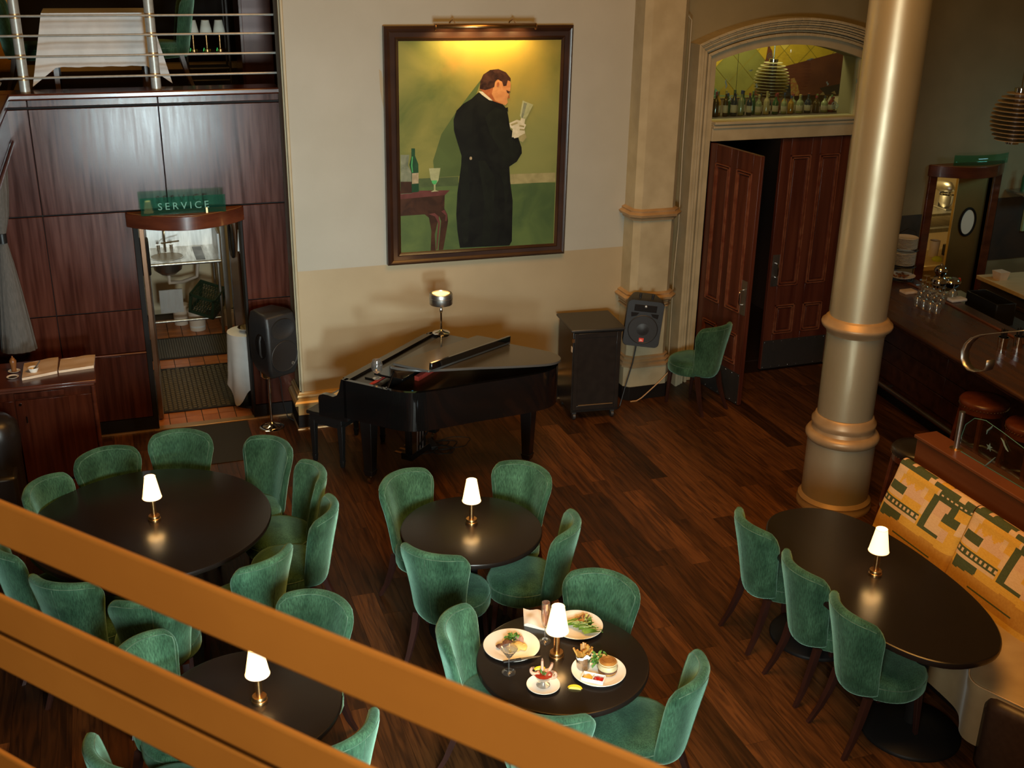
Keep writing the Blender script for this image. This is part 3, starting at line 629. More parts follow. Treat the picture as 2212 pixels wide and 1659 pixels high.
paint('painted_glass_shade', [(972,612),(990,618),(966,705),(956,700)], PM['carafe']); paint('painted_nose', [(884,560),(888,585),(876,590)], PM['skin2']); paint('painted_ear_hollow', blob(817, 504, 8, 15, 10, .2), PM['skin2'])
paint('painted_sleeve_edge', [(905,812),(935,806),(945,818),(915,826)], PM['white']); paint('painted_table_highlight', [(478,1262),(498,1252),(514,1282),(510,1320),(503,1320),(505,1286)], PM['ttop']); paint('painted_leg_highlight', [(400,1278),(440,1272),(462,1292),(472,1330),(455,1490),(448,1490),(460,1330),(440,1292)], PM['ttop'])
paint('painted_bottle_highlight', [(304,935),(309,935),(306,985),(310,1030),(305,1030),(299,990)], PM['grn'])
paint('painted_button', blob(655, 945, 8, 10, 10), PM['lab'])
# picture light
pla = ay(940, 58, YW-.20); plb = ay(1157, 56.5, YW-.20)
pl_ = thing('picture_light', 'long brass picture light mounted above the framed painting', 'lamp', (0,0,0))
pc = MB(); nn = 14
for p in (pla, plb):
    for i in range(nn):
        an = pi*(-.15 + 1.3*i/(nn-1)); pc.v.append((p.x, p.y + .028*cos(an), p.z + .028*sin(an)))
for i in range(nn-1): pc.f.append((i, i+1, nn+i+1, nn+i)); pc.mi.append(0)
sh = obj('lamp_shade', pc, M['brass'], pl_); so = sh.modifiers.new('solid', 'SOLIDIFY'); so.thickness = .003
for k in (0, 1):
    p = (pla, plb)[k]; obj('end_cap', MB().cyl((p.x-.003, p.y, p.z), (p.x+.003, p.y, p.z), .029, n=20), M['brass'], pl_)
for t_ in (.2, .8):
    p = pla.lerp(plb, t_); obj('arm', MB().tube([(p.x, p.y+.01, p.z+.02), (p.x, p.y+.08, p.z+.055), (p.x, YW-.035, p.z+.03), (p.x, YW, p.z-.02)], .005, 6), M['brass'], pl_)
obj('tube_bulb', MB().cyl((pla.x+.05, pla.y, pla.z), (plb.x-.05, pla.y, pla.z), .010, n=10), M['bulb'], pl_)
for i in range(4):
    t_ = .14 + .24*i; p = pla.lerp(plb, t_)
    l = bpy.data.lights.new('picture_bulb', 'SPOT'); l.energy = 11; l.color = (1,.62,.22); l.shadow_soft_size = .02; l.spot_size = radians(140); l.spot_blend = .7
    o = bpy.data.objects.new('picture_bulb', l); C.objects.link(o); o.location = (p.x, p.y-.002, p.z-.022); o.rotation_euler = Vector((0,.62,-1)).to_track_quat('-Z','Y').to_euler(); o.parent = pl_

# ---- chairs
def make_chair():
    t = thing('dining_chair', 'green velvet dining chair', 'chair')
    n = 22; k = 16
    def cp(u, v):                    # centre surface of the back, u in -1..1, v in 0..1
        z0 = .345 + .045*(abs(u)**2); zt = .900 - .022*abs(u)**2.4 - .060*(max(0, abs(u)-.78)/.22)**2.2
        z = z0 + (zt - z0)*v
        w = .172 + .018*v + .056*v*v
        if v > .84: w *= 1 - .07*((v-.84)/.16)**2.2
        x = w*u
        y = -.205 - .085*v - .02*v*v + (.085 + .035*v)*abs(u)**2.1
        return Vector((x, y, z))
    T = .034
    mb = MB(); uu = [sin(pi/2*(-1 + 2*i/n)) for i in range(n+1)]; vv = [.5 - .5*cos(pi*j/k) for j in range(k+1)]
    def pt_(u, v, sgn):
        c = cp(u, v); e = 1e-3
        du = cp(min(u+e,1), v) - cp(max(u-e,-1), v); dv = cp(u, min(v+e,1)) - cp(u, max(v-e,0)); nn_ = du.cross(dv)
        if nn_.length < 1e-12: nn_ = Vector((0,-1,0))
        nn_.normalize()
        if nn_.y > 0: nn_ = -nn_
        th = T*(max(0, 1-abs(u)**7))**.42*(max(0, 1-abs(2*v-1)**9))**.42
        return c - nn_*th*sgn
    for sgn in (1, -1):
        b = len(mb.v)
        for j in range(k+1):
            for i in range(n+1): mb.v.append(tuple(pt_(uu[i], vv[j], sgn)))
        for j in range(k):
            for i in range(n):
                a = b + j*(n+1)+i; mb.f.append((a, a+1, a+n+2, a+n+1)); mb.mi.append(0)
    me = mesh_of('backrest', mb, M['velvet'], 0)
    bm = bmesh.new(); bm.from_mesh(me); bmesh.ops.remove_doubles(bm, verts=bm.verts, dist=.0004); bmesh.ops.recalc_face_normals(bm, faces=bm.faces); bm.to_mesh(me); bm.free()
    me.polygons.foreach_set('use_smooth', [True]*len(me.polygons))
    back = obj('backrest', me, None, t)
    pts = [pt_(-.93, v, .96) for v in [.25+.70*i/14 for i in range(15)]] + [pt_(-.93+1.86*i/16, .955, .97) for i in range(1,16)] + [pt_(.93, .95-.70*i/14, .96) for i in range(15)]
    obj('piping', MB().tube(pts, .0032, 5), M['velvet_worn'], back)
    obj('back_seam', MB().tube([pt_(0, .04+.9*i/14, -1.0) for i in range(15)], .0026, 5), M['velvet_worn'], back)
    obj('top_seam', MB().tube([pt_(-.86+1.72*i/14, .955, -.97) for i in range(15)], .0028, 5), M['velvet_worn'], back)
    # seat
    def outl(a, s=1.0):
        c, d_ = cos(a), sin(a); r = .245
        x = r*1.0*(abs(c)**.85)*(1 if c > 0 else -1); y = r*(abs(d_)**.9)*(1 if d_ > 0 else -1)
        if y < 0: x *= 1 - .28*(-y/r)**1.5; y *= .92
        return x*s, y*s + .015
    st = MB(); ns = 36; rings = [(.90,.352),(.97,.358),(1.0,.375),(1.005,.41),(.995,.435),(.985,.440),(.985,.446),(.975,.462),(.92,.478),(.75,.490),(.45,.497),(.15,.499)]
    for s_, z in rings:
        for i in range(ns): x, y = outl(2*pi*i/ns, s_); st.v.append((x, y, z))
    for j in range(len(rings)-1):
        for i in range(ns): st.f.append((j*ns+i, j*ns+(i+1)%ns, (j+1)*ns+(i+1)%ns, (j+1)*ns+i)); st.mi.append(0)
    st.f += [tuple(range(ns-1,-1,-1)), tuple((len(rings)-1)*ns+i for i in range(ns))]; st.mi += [0,0]
    se = obj('seat', st, M['velvet'], t, smooth=60)
    obj('seat_piping', MB().tube([(*outl(2*pi*i/ns, .992), .443) for i in range(ns)], .0032, 5, True), M['velvet_worn'], se)
    for s in (-1, 1):
        obj('leg', MB().bar((s*.165,.165,.36), (s*.172,.19,0), .036, .036, (0,1,0), .022, .022), M['leg'], t, bevel=.003)
        lg = MB(); pr = None; P_ = [Vector((s*.145,-.165,.37)), Vector((s*.15,-.195,.24)), Vector((s*.162,-.24,.11)), Vector((s*.175,-.295,0))]; ww = [.04,.036,.030,.024]
        for a, w_ in zip(P_, ww): lg.v += [(a.x-w_/2,a.y-w_/2,a.z),(a.x+w_/2,a.y-w_/2,a.z),(a.x+w_/2,a.y+w_/2,a.z),(a.x-w_/2,a.y+w_/2,a.z)]
        for j in range(3):
            for q in range(4): lg.f.append((j*4+q, j*4+(q+1)%4, (j+1)*4+(q+1)%4, (j+1)*4+q)); lg.mi.append(0)
        lg.f += [(3,2,1,0),(12,13,14,15)]; lg.mi += [0,0]
        obj('leg', lg, M['leg'], t, smooth=30)
    return t
chair0 = make_chair(); used = [False]
ZC = .855; CL = (-.215, .2, -.205, ZC)          # corner points of the back: x +-, local y
def place_chair(ca, cb, label, group, dz=0):
    """ca, cb: the two upper back corners as seen by a sitter's left / right (points in world at z about ZC)."""
    a = Vector(ca); b = Vector(cb)
    r = (b - a); ang = atan2(r.y, r.x)            # local +x runs from a to b
    mid = (a + b)/2
    o = chair0 if not used[0] else copy_tree(chair0); used[0] = True
    R_ = Matrix.Rotation(ang, 3, 'Z'); off = R_ @ Vector((0, -.205, 0))
    o.location = (mid.x - off.x, mid.y - off.y, 0); o.rotation_euler = (0, 0, ang)
    o['label'] = label; o['group'] = group; return o
def chair_at(x, y, ang, label, group):
    o = chair0 if not used[0] else copy_tree(chair0); used[0] = True
    o.location = (x, y, 0); o.rotation_euler = (0, 0, radians(ang)); o['label'] = label; o['group'] = group; return o

# ---- tables
def round_table(name, label, c, r, group=None):
    t = thing(name, label, 'table', (c[0], c[1], 0), 0, group)
    obj('tabletop', MB().lathe([(0,.712),(r-.012,.712),(r-.003,.718),(r,.728),(r,.738),(r-.004,.7475),(r-.012,.75),(0,.75)], 72), M['tabletop'], t, smooth=30)
    obj('pedestal', MB().lathe([(.10,.0),(.05,.06),(.042,.10),(.042,.66),(.09,.70),(.12,.712)], 24), M['iron'], t, smooth=50)
    rb = .28 if r < .6 else .36
    obj('base', MB().lathe([(0,.0),(rb,.0),(rb,.012),(rb*.97,.022),(rb*.5,.05),(.09,.075),(.0,.08)], 48), M['iron'], t, smooth=40)
    return t
T1, T2, T3, T4 = (1.97, 4.605), (1.94, 6.105), (.005, 6.845), (.36, 4.755)
GT = 'dark round dining tables'
round_table('round_table', 'small round dark table laid with plates of food', T1, .457, GT)
round_table('round_table', 'small round dark table in front of the grand piano, bare but for a lamp', T2, .457, GT)
round_table('round_table', 'large round dark table on the left ringed by many chairs', T3, .762, GT)
round_table('round_table', 'small round dark table at lower left partly behind the railing', T4, .457, GT)
def oval_table():
    t = thing('oval_table', 'long oval dark table beside the patterned banquette', 'table', (4.065, 4.80, 0))
    A, B = .445, .905; P_ = []
    for i in range(72):
        a = 2*pi*i/72; c, s = cos(a), sin(a); e = .84
        P_.append((A*abs(c)**e*(1 if c > 0 else -1), B*abs(s)**e*(1 if s > 0 else -1)))
    mb = MB(); lv = [(.975,.708),(.994,.714),(1,.724),(1,.736),(.994,.746),(.98,.75)]
    for f_, z in lv: mb.v += [(x*(1-(1-f_)*1.0), y*(1-(1-f_)*.5), z) for x, y in P_]
    for j in range(len(lv)-1):
        for i in range(72): mb.f.append((j*72+i, j*72+(i+1)%72, (j+1)*72+(i+1)%72, (j+1)*72+i)); mb.mi.append(0)
    mb.f += [tuple(range(71,-1,-1)), tuple(5*72+i for i in range(72))]; mb.mi += [0,0]
    obj('tabletop', mb, M['tabletop'], t, smooth=30)
    for y in (-.50, .50):
        obj('pedestal', MB().lathe([(.06,.0),(.045,.10),(.045,.64),(.12,.71)], 24, (0,y,0)), M['iron'], t, smooth=50)
        obj('base', MB().lathe([(0,0),(.285,0),(.285,.012),(.275,.024),(.14,.05),(.07,.075),(0,.08)], 48, (0,y,0)), M['iron'], t, smooth=40)
    return t
oval_table()

# ---- table lamps
def make_lamp(name, label, loc, power):
    t = thing(name, label, 'lamp', loc, 0, 'cordless lamps on the dining tables')
    obj('base', MB().lathe([(0,0),(.040,0),(.0405,.012),(.039,.0155),(.0365,.017),(.0365,.032),(.034,.0355),(0,.0355)], 32), M['brass'], t, smooth=40)
    obj('stem', MB().lathe([(.0165,.034),(.0165,.155),(.0,.156)], 20), M['brass'], t, smooth=40)
    shd = MB(); n = 40
    for r, z in ((.060,.163),(.034,.312),(.0325,.312),(.0585,.163)): shd.v += [(r*cos(2*pi*i/n), r*sin(2*pi*i/n), z) for i in range(n)]
    for j in range(4):
        for i in range(n): shd.f.append((j*n+i, j*n+(i+1)%n, ((j+1)%4)*n+(i+1)%n, ((j+1)%4)*n+i)); shd.mi.append(0)
    s_ = obj('lamp_shade', shd, M['shade'], t, smooth=50)
    for r, z in ((.0605,.164),(.0345,.311)): obj('hem', MB().tube([(r*cos(2*pi*i/n), r*sin(2*pi*i/n), z) for i in range(n)], .0016, 5, True), M['shade_trim'], s_)
    obj('bulb', MB().lathe([(0,.20),(.013,.205),(.018,.225),(.013,.245),(0,.25)], 12), M['bulb'], t)
    l = bpy.data.lights.new('lamp_light', 'POINT'); l.energy = power; l.color = (1,.60,.26); l.shadow_soft_size = .022
    o = bpy.data.objects.new('lamp_light', l); C.objects.link(o); o.parent = t; o.location = (0,0,.262)
    return t
for (u, v, lab, pw) in ((1202,1424,'small brass lamp with lit white shade among the plates of food',2.7),(1018.5,1135,'small brass lamp with lit shade on the round table before the piano',1.0),
                        (334,1128,'small brass lamp with lit shade on the large left round table',1.0),(561,1520,'small brass lamp with lit shade on the lower left round table',1.3),(1890,1246,'small brass lamp with lit shade on the long oval table',1.0)):
    p = az(u, v-5, .75); make_lamp('table_lamp', lab, (p.x, p.y, .75), pw*.72)
# ---- place the chairs: seen top middle of each back, turned towards its table (plus a small own turn)
def ring_chair(T, u, v, label, group, turn=0, off=.30):
    p = az(u, v, .885); d_ = Vector((p.x - T[0], p.y - T[1])); a = atan2(-d_.y, -d_.x) + radians(turn)
    f = Vector((cos(a), sin(a))); c = Vector((p.x, p.y)) + f*off
    chair_at(c.x, c.y, math.degrees(a) - 90, label, group)
G1, G2, G3, G4, G5 = 'chairs around the food table', 'chairs around the table before the piano', 'chairs around the large left table', 'chairs around the lower left table', 'chairs along the oval table'
ring_chair(T2, 857, 1022, 'green velvet chair at the far left of the table before the piano', G2)
ring_chair(T2, 1142, 1002, 'green velvet chair at the far right of the table before the piano', G2)
ring_chair(T2, 1244, 1130, 'green velvet chair pulled out at the right of the table before the piano', G2)
ring_chair(T2, 922, 1197, 'green velvet chair with its back to us at the table before the piano', G2)
ring_chair(T1, 958, 1338, 'green velvet chair at the left of the table with food', G1)
ring_chair(T1, 1312, 1236, 'green velvet chair facing us behind the salad plate', G1)
ring_chair(T1, 1518, 1452, 'green velvet chair at the right of the table with food', G1)
ring_chair(T1, 1176, 1551, 'green velvet chair with its back to us nearest the table with food', G1)
ring_chair(T3, 76, 1042, 'green velvet chair half hidden at the far left of the large round table', G3)
ring_chair(T3, 220, 970, 'green velvet chair at the far side of the large table near the sideboard', G3)
ring_chair(T3, 394, 930, 'green velvet chair facing us in front of the service doorway', G3)
ring_chair(T3, 598, 948, 'green velvet chair at the large table nearest the speaker stand', G3)
ring_chair(T3, 692, 1010, 'green velvet chair at the right of the large table, just behind another', G3)
ring_chair(T3, 720, 1094, 'green velvet chair furthest right at the large table', G3)
ring_chair(T3, 590, 1207, 'green velvet chair at the near right of the large table, back towards us', G3)
ring_chair(T3, 325, 1300, 'green velvet chair mostly hidden between the two thick rails', G3)
ring_chair(T3, 116, 1262, 'green velvet chair at the near left of the large table with its back to us', G3)
ring_chair(T3, -18, 1180, 'green velvet chair cut by the left edge of the picture', G3)
ring_chair(T4, 695, 1280, 'green velvet chair facing us at the far side of the lower left table', G4)
ring_chair(T4, 778, 1585, 'green velvet chair at the lower right of the lower left table', G4)
ring_chair(T4, 275, 1392, 'green velvet chair whose back top shows between the rails at lower left', G4)
ring_chair(T4, 207, 1640, 'green velvet chair at the bottom left below the lowest rail', G4)
for y, lab in ((5.43, 'green velvet chair at the far end of the row along the oval table'), (4.87, 'green velvet chair in the middle of the row along the oval table'), (4.375, 'green velvet chair nearest us in the row along the oval table')):
    chair_at(3.835, y, -90, lab, G5)
chair_at(5.20, 9.14, 19, 'lone green velvet chair standing beside the open mahogany door', 'lone chair by the doorway')
# ================================================================= PIANO AND STAGE
PO = Vector((1.576, 8.367)); pa = Vector((.682, -.731)); pb = Vector((.731, .682))   # along strings, across keyboard
pn = thing('grand_piano', 'black lacquered grand piano with its front lid folded back', 'piano', (PO.x, PO.y, 0), atan2(pa.y, pa.x))
# local: x along the strings (from keyboard), y across (0 = side facing us, 1.32 = wall side); rotated frame has y = pb
WB = 1.36
near = [(.0,0),(.30,0),(.52,-.005),(.66,.05),(.76,.16),(.86,.30),(.97,.46),(1.10,.62),(1.22,.78),(1.335,.95),(1.37,1.08),(1.34,1.22),(1.25,1.32),(1.12,WB)]
def smooth_poly(P_, n=3):
    for _ in range(n):
        Q = [P_[0]]
        for a, b in zip(P_, P_[1:]): Q += [(a[0]*.75+b[0]*.25, a[1]*.75+b[1]*.25), (a[0]*.25+b[0]*.75, a[1]*.25+b[1]*.75)]
        P_ = Q + [P_[-1]]
    return P_
near = smooth_poly(near, 2); outline = near + [(0, WB)]
def inset(P_, d_):
    n = len(P_); out = []
    for i in range(n):
        a, b, c = Vector(P_[i-1]), Vector(P_[i]), Vector(P_[(i+1)%n]); e1 = (b-a).normalized(); e2 = (c-b).normalized()
        nn_ = (Vector((-e1.y, e1.x)) + Vector((-e2.y, e2.x))); nn_ = nn_/max(nn_.length**2/2, .2)
        out.append((b.x + nn_.x*d_, b.y + nn_.y*d_))
    return out
RT = .965
rim = MB(); inn = inset(outline, .035); n = len(outline)
for P_, z in ((outline,.635),(outline,RT),(inn,RT),(inn,.86)): rim.v += [(x,y,z) for x,y in P_]
for j in range(3):
    for i in range(n): rim.f.append((j*n+i, j*n+(i+1)%n, (j+1)*n+(i+1)%n, (j+1)*n+i)); rim.mi.append(0)
rim.f.append(tuple(range(n-1,-1,-1))); rim.mi.append(0)
obj('rim', rim, M['piano'], pn, smooth=35)
obj('iron_plate', MB().prism(inn, .84, .862), mat('bronze_plate', (.10,.055,.018), .35, metal=.6), pn, smooth=0)
obj('pin_block', MB().box(.04,.30,.03,WB-.03,.86,.945), M['piano_satin'], pn, bevel=.004)
obj('red_felt', MB().box(.21,.235,.05,WB-.05,.945,.953), M['felt_red'], pn)
obj('red_felt', MB().box(.36,.40,.50,WB-.05,.862,.90), M['felt_red'], pn)
obj('music_desk', MB().box(.10,.20,.16,WB-.2,.945,.957), M['piano_satin'], pn, bevel=.003)
# keyboard end: arms, key bed, keys, fallboard
for y0, y1 in ((0,.055),(WB-.055,WB)):
    arm = MB().prism([(-.255,.60),(0.03,.60),(.03,RT),(-.02,RT),(-.03,.93),(-.045,.86),(-.07,.815),(-.11,.795),(-.16,.80),(-.205,.80),(-.245,.785),(-.255,.765)], 0, 1, lambda x,y,z: (x, y0+(y1-y0)*z, y))
    obj('arm', arm, M['piano'], pn, bevel=.004)
obj('key_bed', MB().box(-.25,.03,.055,WB-.055,.60,.70), M['piano'], pn, bevel=.004)
obj('key_slip', MB().box(-.255,-.225,.055,WB-.055,.70,.735), M['piano'], pn, bevel=.003)
obj('fallboard', MB().box(-.07,-.035,.055,WB-.055,.74,.90), M['piano'], pn, bevel=.006)
obj('keyboard_lip', MB().box(-.04,.03,.055,WB-.055,.88,RT-.005), M['piano'], pn, bevel=.004)
kw = (WB-.17)/52
for i in range(52): obj('white_key', MB().box(-.222,-.072,.085+i*kw+.0006,.085+(i+1)*kw-.0006,.72,.742), M['ivory'], pn, smooth=0)
for i in range(51):
    if i % 7 not in (1, 4): obj('black_key', MB().box(-.172,-.072,.085+(i+1)*kw-.0055,.085+(i+1)*kw+.0055,.742,.754), M['piano_satin'], pn, smooth=0)
# lid, hinged along the wall side and raised on the near side
la = radians(7.6); LM = Matrix.Translation((0, WB, RT+.004)) @ Matrix.Rotation(-la, 4, 'X') @ Matrix.Translation((0, -WB, 0))
lidpoly = [p for p in smooth_poly([(.46,-.02),(.54,-.02),(.68,.045),(.78,.155),(.88,.295),(.99,.455),(1.12,.615),(1.24,.775),(1.355,.945),(1.392,1.08),(1.362,1.225),(1.265,1.335),(1.12,WB+.015)], 2)] + [(.46, WB+.015)]
lm = MB().prism(lidpoly, 0, .022).xf(LM); obj('lid', lm, M['piano_lid'], pn, bevel=.005)
flap = MB().box(.47, .80, .0, WB+.0, .026, .046).xf(LM); obj('folded_lid_flap', flap, M['piano_lid'], pn, bevel=.004)
bar_ = MB().box(.785, .81, .02, WB-.02, .046, .10).xf(LM); obj('lid_flap_edge', bar_, M['piano'], pn, bevel=.004)
obj('music_rest', MB().box(.20,.47,.15,WB-.10,.995,1.012), M['piano'], pn, bevel=.004)
obj('lid_prop', MB().cyl((.40,.035,.95), (.475,.02,1.12), .009, n=10).cyl((.40,.035,.945),(.40,.035,.97),.014,n=10), M['piano'], pn)
obj('tape_mark', MB().box(.60,.612,.075,.085,RT,RT+.0015), M['blue_tape'], pn)
for (x, y) in ((.12,.17),(.12,WB-.17),(1.12,1.10)):
    lg = obj('leg', MB().bar((x,y,.635),(x,y,.12),.115,.115,(0,1,0),.075,.075).bar((x,y,.13),(x,y,.075),.092,.092,(0,1,0),.07,.07), M['piano_satin'], pn, bevel=.006)
    obj('caster', MB().cyl((x-.014,y,.032),(x+.014,y,.032),.031,n=16).cyl((x,y,.03),(x,y,.09),.014,n=10), M['brass'], lg)
ly = obj('lyre', MB().box(.22,.27,WB/2-.13,WB/2-.09,.14,.64).box(.22,.27,WB/2+.09,WB/2+.13,.14,.64).box(.19,.30,WB/2-.15,WB/2+.15,.09,.15), M['piano_satin'], pn, bevel=.005)
for k in (-1,0,1):
    obj('pedal', MB().box(.08,.20,WB/2+k*.075-.014,WB/2+k*.075+.014,.10,.112), M['brass'], ly, bevel=.004)
    obj('pedal_rod', MB().cyl((.29,WB/2+k*.045,.14),(.30,WB/2+k*.045,.62),.0055,n=8), M['steel'], ly)
obj('lyre_brace', MB().tube([(.27,WB/2,.16),(.55,WB/2-.05,.62)], .008, 6), M['piano_satin'], ly)
# bench
ba = az(683, 993, 0); bb2 = az(742, 1008, 0)
bn = thing('piano_bench', 'black wooden piano bench with dark padded seat', 'bench', ((ba.x+bb2.x)/2+.22, (ba.y+bb2.y)/2+.20, 0), atan2(pa.y, pa.x))
obj('seat', MB().box(-.185,.185,-.36,.36,.455,.49), M['piano_satin'], bn, bevel=.01)
obj('apron', MB().box(-.165,.165,-.335,.335,.37,.456), M['piano_satin'], bn, bevel=.003)
for sx in (-1,1):
    for sy in (-1,1):
        x, y = sx*.145, sy*.31
        obj('leg', MB().bar((x,y,.40),(x,y,.06),.055,.055,(0,1,0),.034,.034).bar((x,y,.07),(x,y,0),.042,.042,(0,1,0),.03,.03), M['piano_satin'], bn, bevel=.004)
# lamp on piano
p = az(953, 716, 1.03)
plm = thing('piano_lamp', 'chrome drum lamp with a glowing top standing on the grand piano', 'lamp', (p.x, p.y, 1.0))
obj('base', MB().lathe([(0,0.012),(.075,.012),(.078,.02),(.07,.028),(.03,.038),(.012,.05),(0,.05)], 32), M['chrome'], plm, smooth=50)
obj('stem', MB().lathe([(.009,.045),(.0085,.10),(.008,.20),(.013,.215),(.016,.225),(.012,.235),(.009,.30),(.0,.30)], 16), M['chrome'], plm, smooth=50)
obj('drum_shade', MB().lathe([(.098,.285),(.102,.29),(.102,.335),(.104,.337),(.104,.345),(.102,.347),(.102,.375),(.097,.385),(.078,.387),(.076,.378),(.090,.375),(.092,.29)], 40), M['steel'], plm, smooth=40)
obj('diffuser', MB().lathe([(0,.378),(.077,.378),(.077,.374),(0,.374)], 32), mat('glowing_diffuser', (.9,.7,.4), .6, emit=(1,.52,.14), estr=2.6), plm)
obj('lower_diffuser', MB().lathe([(0,.290),(.092,.290),(.092,.293),(0,.293)], 32), mat('glowing_lower_diffuser', (.9,.7,.4), .6, emit=(1,.52,.14), estr=1.2), plm)
l = bpy.data.lights.new('piano_lamp_light', 'POINT'); l.energy = 1.1; l.color = (1,.5,.16); l.shadow_soft_size = .06
o = bpy.data.objects.new('piano_lamp_light', l); C.objects.link(o); o.parent = plm; o.location = (0,0,.46)
# brandy glass
def snifter(name, label, cat, loc, s=1.0, mt=None):
    t = thing(name, label, cat, loc)
    obj('foot', MB().lathe([(0,0),(.033*s,0),(.033*s,.002*s),(.012*s,.006*s),(.004*s,.012*s),(.0038*s,.032*s)], 24), mt or M['glass'], t, smooth=50)
    obj('bowl', MB().lathe([(.0038*s,.032*s),(.02*s,.042*s),(.037*s,.062*s),(.043*s,.085*s),(.040*s,.112*s),(.031*s,.142*s),(.0295*s,.142*s),(.0385*s,.112*s),(.0415*s,.085*s),(.0355*s,.063*s),(.018*s,.044*s),(0,.038*s)], 28), mt or M['glass'], t, smooth=60)
    return t
p = az(815, 817, RT+.003); snifter('brandy_glass', 'empty brandy snifter standing on the grand piano', 'glass', (p.x, p.y, RT+.002), 1.12)
# cable tangle under piano
tg = MB(); rr = random.Random(5)
for q in range(6):
    cx_, cy_ = 2.35 + rr.random()*.35, 8.75 + rr.random()*.25; r_ = .05 + rr.random()*.10
    tg.tube([(cx_ + r_*(1+.2*sin(3*a))*cos(a), cy_ + r_*sin(a)*.8, .006 + .012*(q % 3)) for a in [2*pi*i/20 for i in range(20)]], .004, 5, True)
tag(obj('cable_coil', tg, M['cable']), 'tangle of black cable on the floor under the grand piano', 'cable')
tag(obj('power_strip', MB().box(2.44,2.50,8.86,9.06,0,.035).box(2.40,2.44,8.90,8.98,0,.06), M['blk_plastic'], bevel=.004), 'small black power box on the floor under the piano', 'power strip')
# ---- black rack cabinet
cbx = thing('rack_cabinet', 'tall black equipment cabinet on casters beside the piano', 'cabinet', (4.13, 9.30, 0), radians(-6))
obj('body', MB().box(-.235,.235,-.235,.235,.085,.90), M['blk_cab'], cbx, bevel=.004)
obj('top', MB().box(-.262,.262,-.262,.262,.90,.925), M['blk_cab_top'], cbx, bevel=.008)
dr = obj('door', MB().box(-.225,.225,-.250,-.235,.12,.885), M['blk_cab'], cbx, bevel=.003)
obj('door_frame', MB().box(-.225,-.185,-.257,-.248,.12,.885).box(.185,.225,-.257,-.248,.12,.885).box(-.185,.185,-.257,-.248,.84,.885).box(-.185,.185,-.257,-.248,.12,.16), M['blk_cab'], dr, bevel=.002)
obj('brass_strip', MB().box(-.17,.17,-.262,-.256,.165,.172), M['bronze'], dr)
obj('hinge', MB().box(-.245,-.215,-.256,-.24,.80,.835), M['brass'], cbx); obj('paper_tag', MB().box(-.242,-.238,-.236,-.20,.70,.75), M['linen_cream'], cbx)
for sx in (-1,1):
    for sy in (-1,1): obj('caster', MB().cyl((sx*.19-.012,sy*.19,.035),(sx*.19+.012,sy*.19,.035),.034,n=16).box(sx*.19-.02,sx*.19+.02,sy*.19-.02,sy*.19+.02,.06,.088), M['steel_dark'], cbx)
# ---- loudspeakers
def rounded_box_profile(w, h, r, n=5):
    P_ = []
    for cx_, cy_, a0 in ((w/2-r,h/2-r,0),(-w/2+r,h/2-r,pi/2),(-w/2+r,-h/2+r,pi),(w/2-r,-h/2+r,3*pi/2)):
        for i in range(n+1): a = a0 + pi/2*i/n; P_.append((cx_+r*cos(a), cy_+r*sin(a)))
    return P_
def front_disc(mb, r, cx_, cz, y0, y1, n=40): mb.cyl((cx_, y0, cz), (cx_, y1, cz), r, n=n)
s2 = thing('loudspeaker', 'black loudspeaker with red logo badge in front of the pilaster', 'speaker', ay(1388, 690, 9.20), radians(-24))
s2.rotation_euler = (0, radians(5), radians(-22))
body = MB().prism(rounded_box_profile(.345,.46,.045), -.14, 0, lambda x,y,z: (x*(1 if z < 0 else 1), z + .14 if False else -(-z) , y))
body = MB()
for (sc, y) in ((.98,-.135),(1.0,-.125),(1.0,-.04),(.72,.13),(.66,.14)): body.v += [(x*sc, y, z*(.97 if y > 0 else sc)) for x, z in rounded_box_profile(.345,.46,.045)]
k_ = len(rounded_box_profile(.345,.46,.045))
for j in range(4):
    for i in range(k_): body.f.append((j*k_+i, j*k_+(i+1)%k_, (j+1)*k_+(i+1)%k_, (j+1)*k_+i)); body.mi.append(0)
body.f += [tuple(range(k_-1,-1,-1)), tuple(4*k_+i for i in range(k_))]; body.mi += [0,0]
obj('body', body, M['blk_plastic'], s2, smooth=35)
obj('grille', MB().cyl((0,-.142,-.055),(0,-.13,-.055),.135,n=44), M['blk_grille'], s2, smooth=40)
obj('grille_rim', MB().tube([(.137*cos(2*pi*i/44),-.138,-.055+.137*sin(2*pi*i/44)) for i in range(44)], .006, 6, True), M['blk_plastic'], s2)
obj('woofer_cap', MB().lathe([(0,-.150),(.03,-.149),(.045,-.144),(.06,-.142)], 24, (0,0,-.055), Matrix(((1,0,0),(0,0,1),(0,1,0)))), M['blk_plastic'], s2)
obj('horn', MB().box(-.105,.105,-.139,-.13,.12,.185), M['base_black'], s2, bevel=.004); obj('horn_driver', MB().lathe([(0,0),(.014,0),(.010,.008),(0,.01)],14,(0,-.14,.172),Matrix(((1,0,0),(0,0,-1),(0,1,0)))), M['grey_ink'], s2)
for s in (-1,1): obj('port', MB().prism([(s*.13,.105),(s*.055,.105),(s*.075,.075),(s*.125,.06)], -.1385, -.13, lambda x,y,z: (x, z, y)), M['base_black'], s2, smooth=0)
bd = obj('badge', MB().box(-.022,.022,-.147,-.141,-.175,-.139), M['badge_red'], s2)
obj('badge_lettering', text_mb('JBL', .022, Matrix.Translation((0,-.1475,-.160)) @ Matrix.Rotation(pi/2,4,'X')), M['white_ink'], bd)
for s in (-1,1): obj('top_knob', MB().lathe([(.012,.225),(.011,.245),(.013,.25),(.012,.275),(0,.278)], 12, (s*.058,-.06,0)), M['blk_plastic'], s2)
sp2 = Vector(s2.location)
t = thing('speaker_bracket', 'black bracket holding the badged loudspeaker at the cabinet side', 'bracket', (4.40, 9.26, .70))
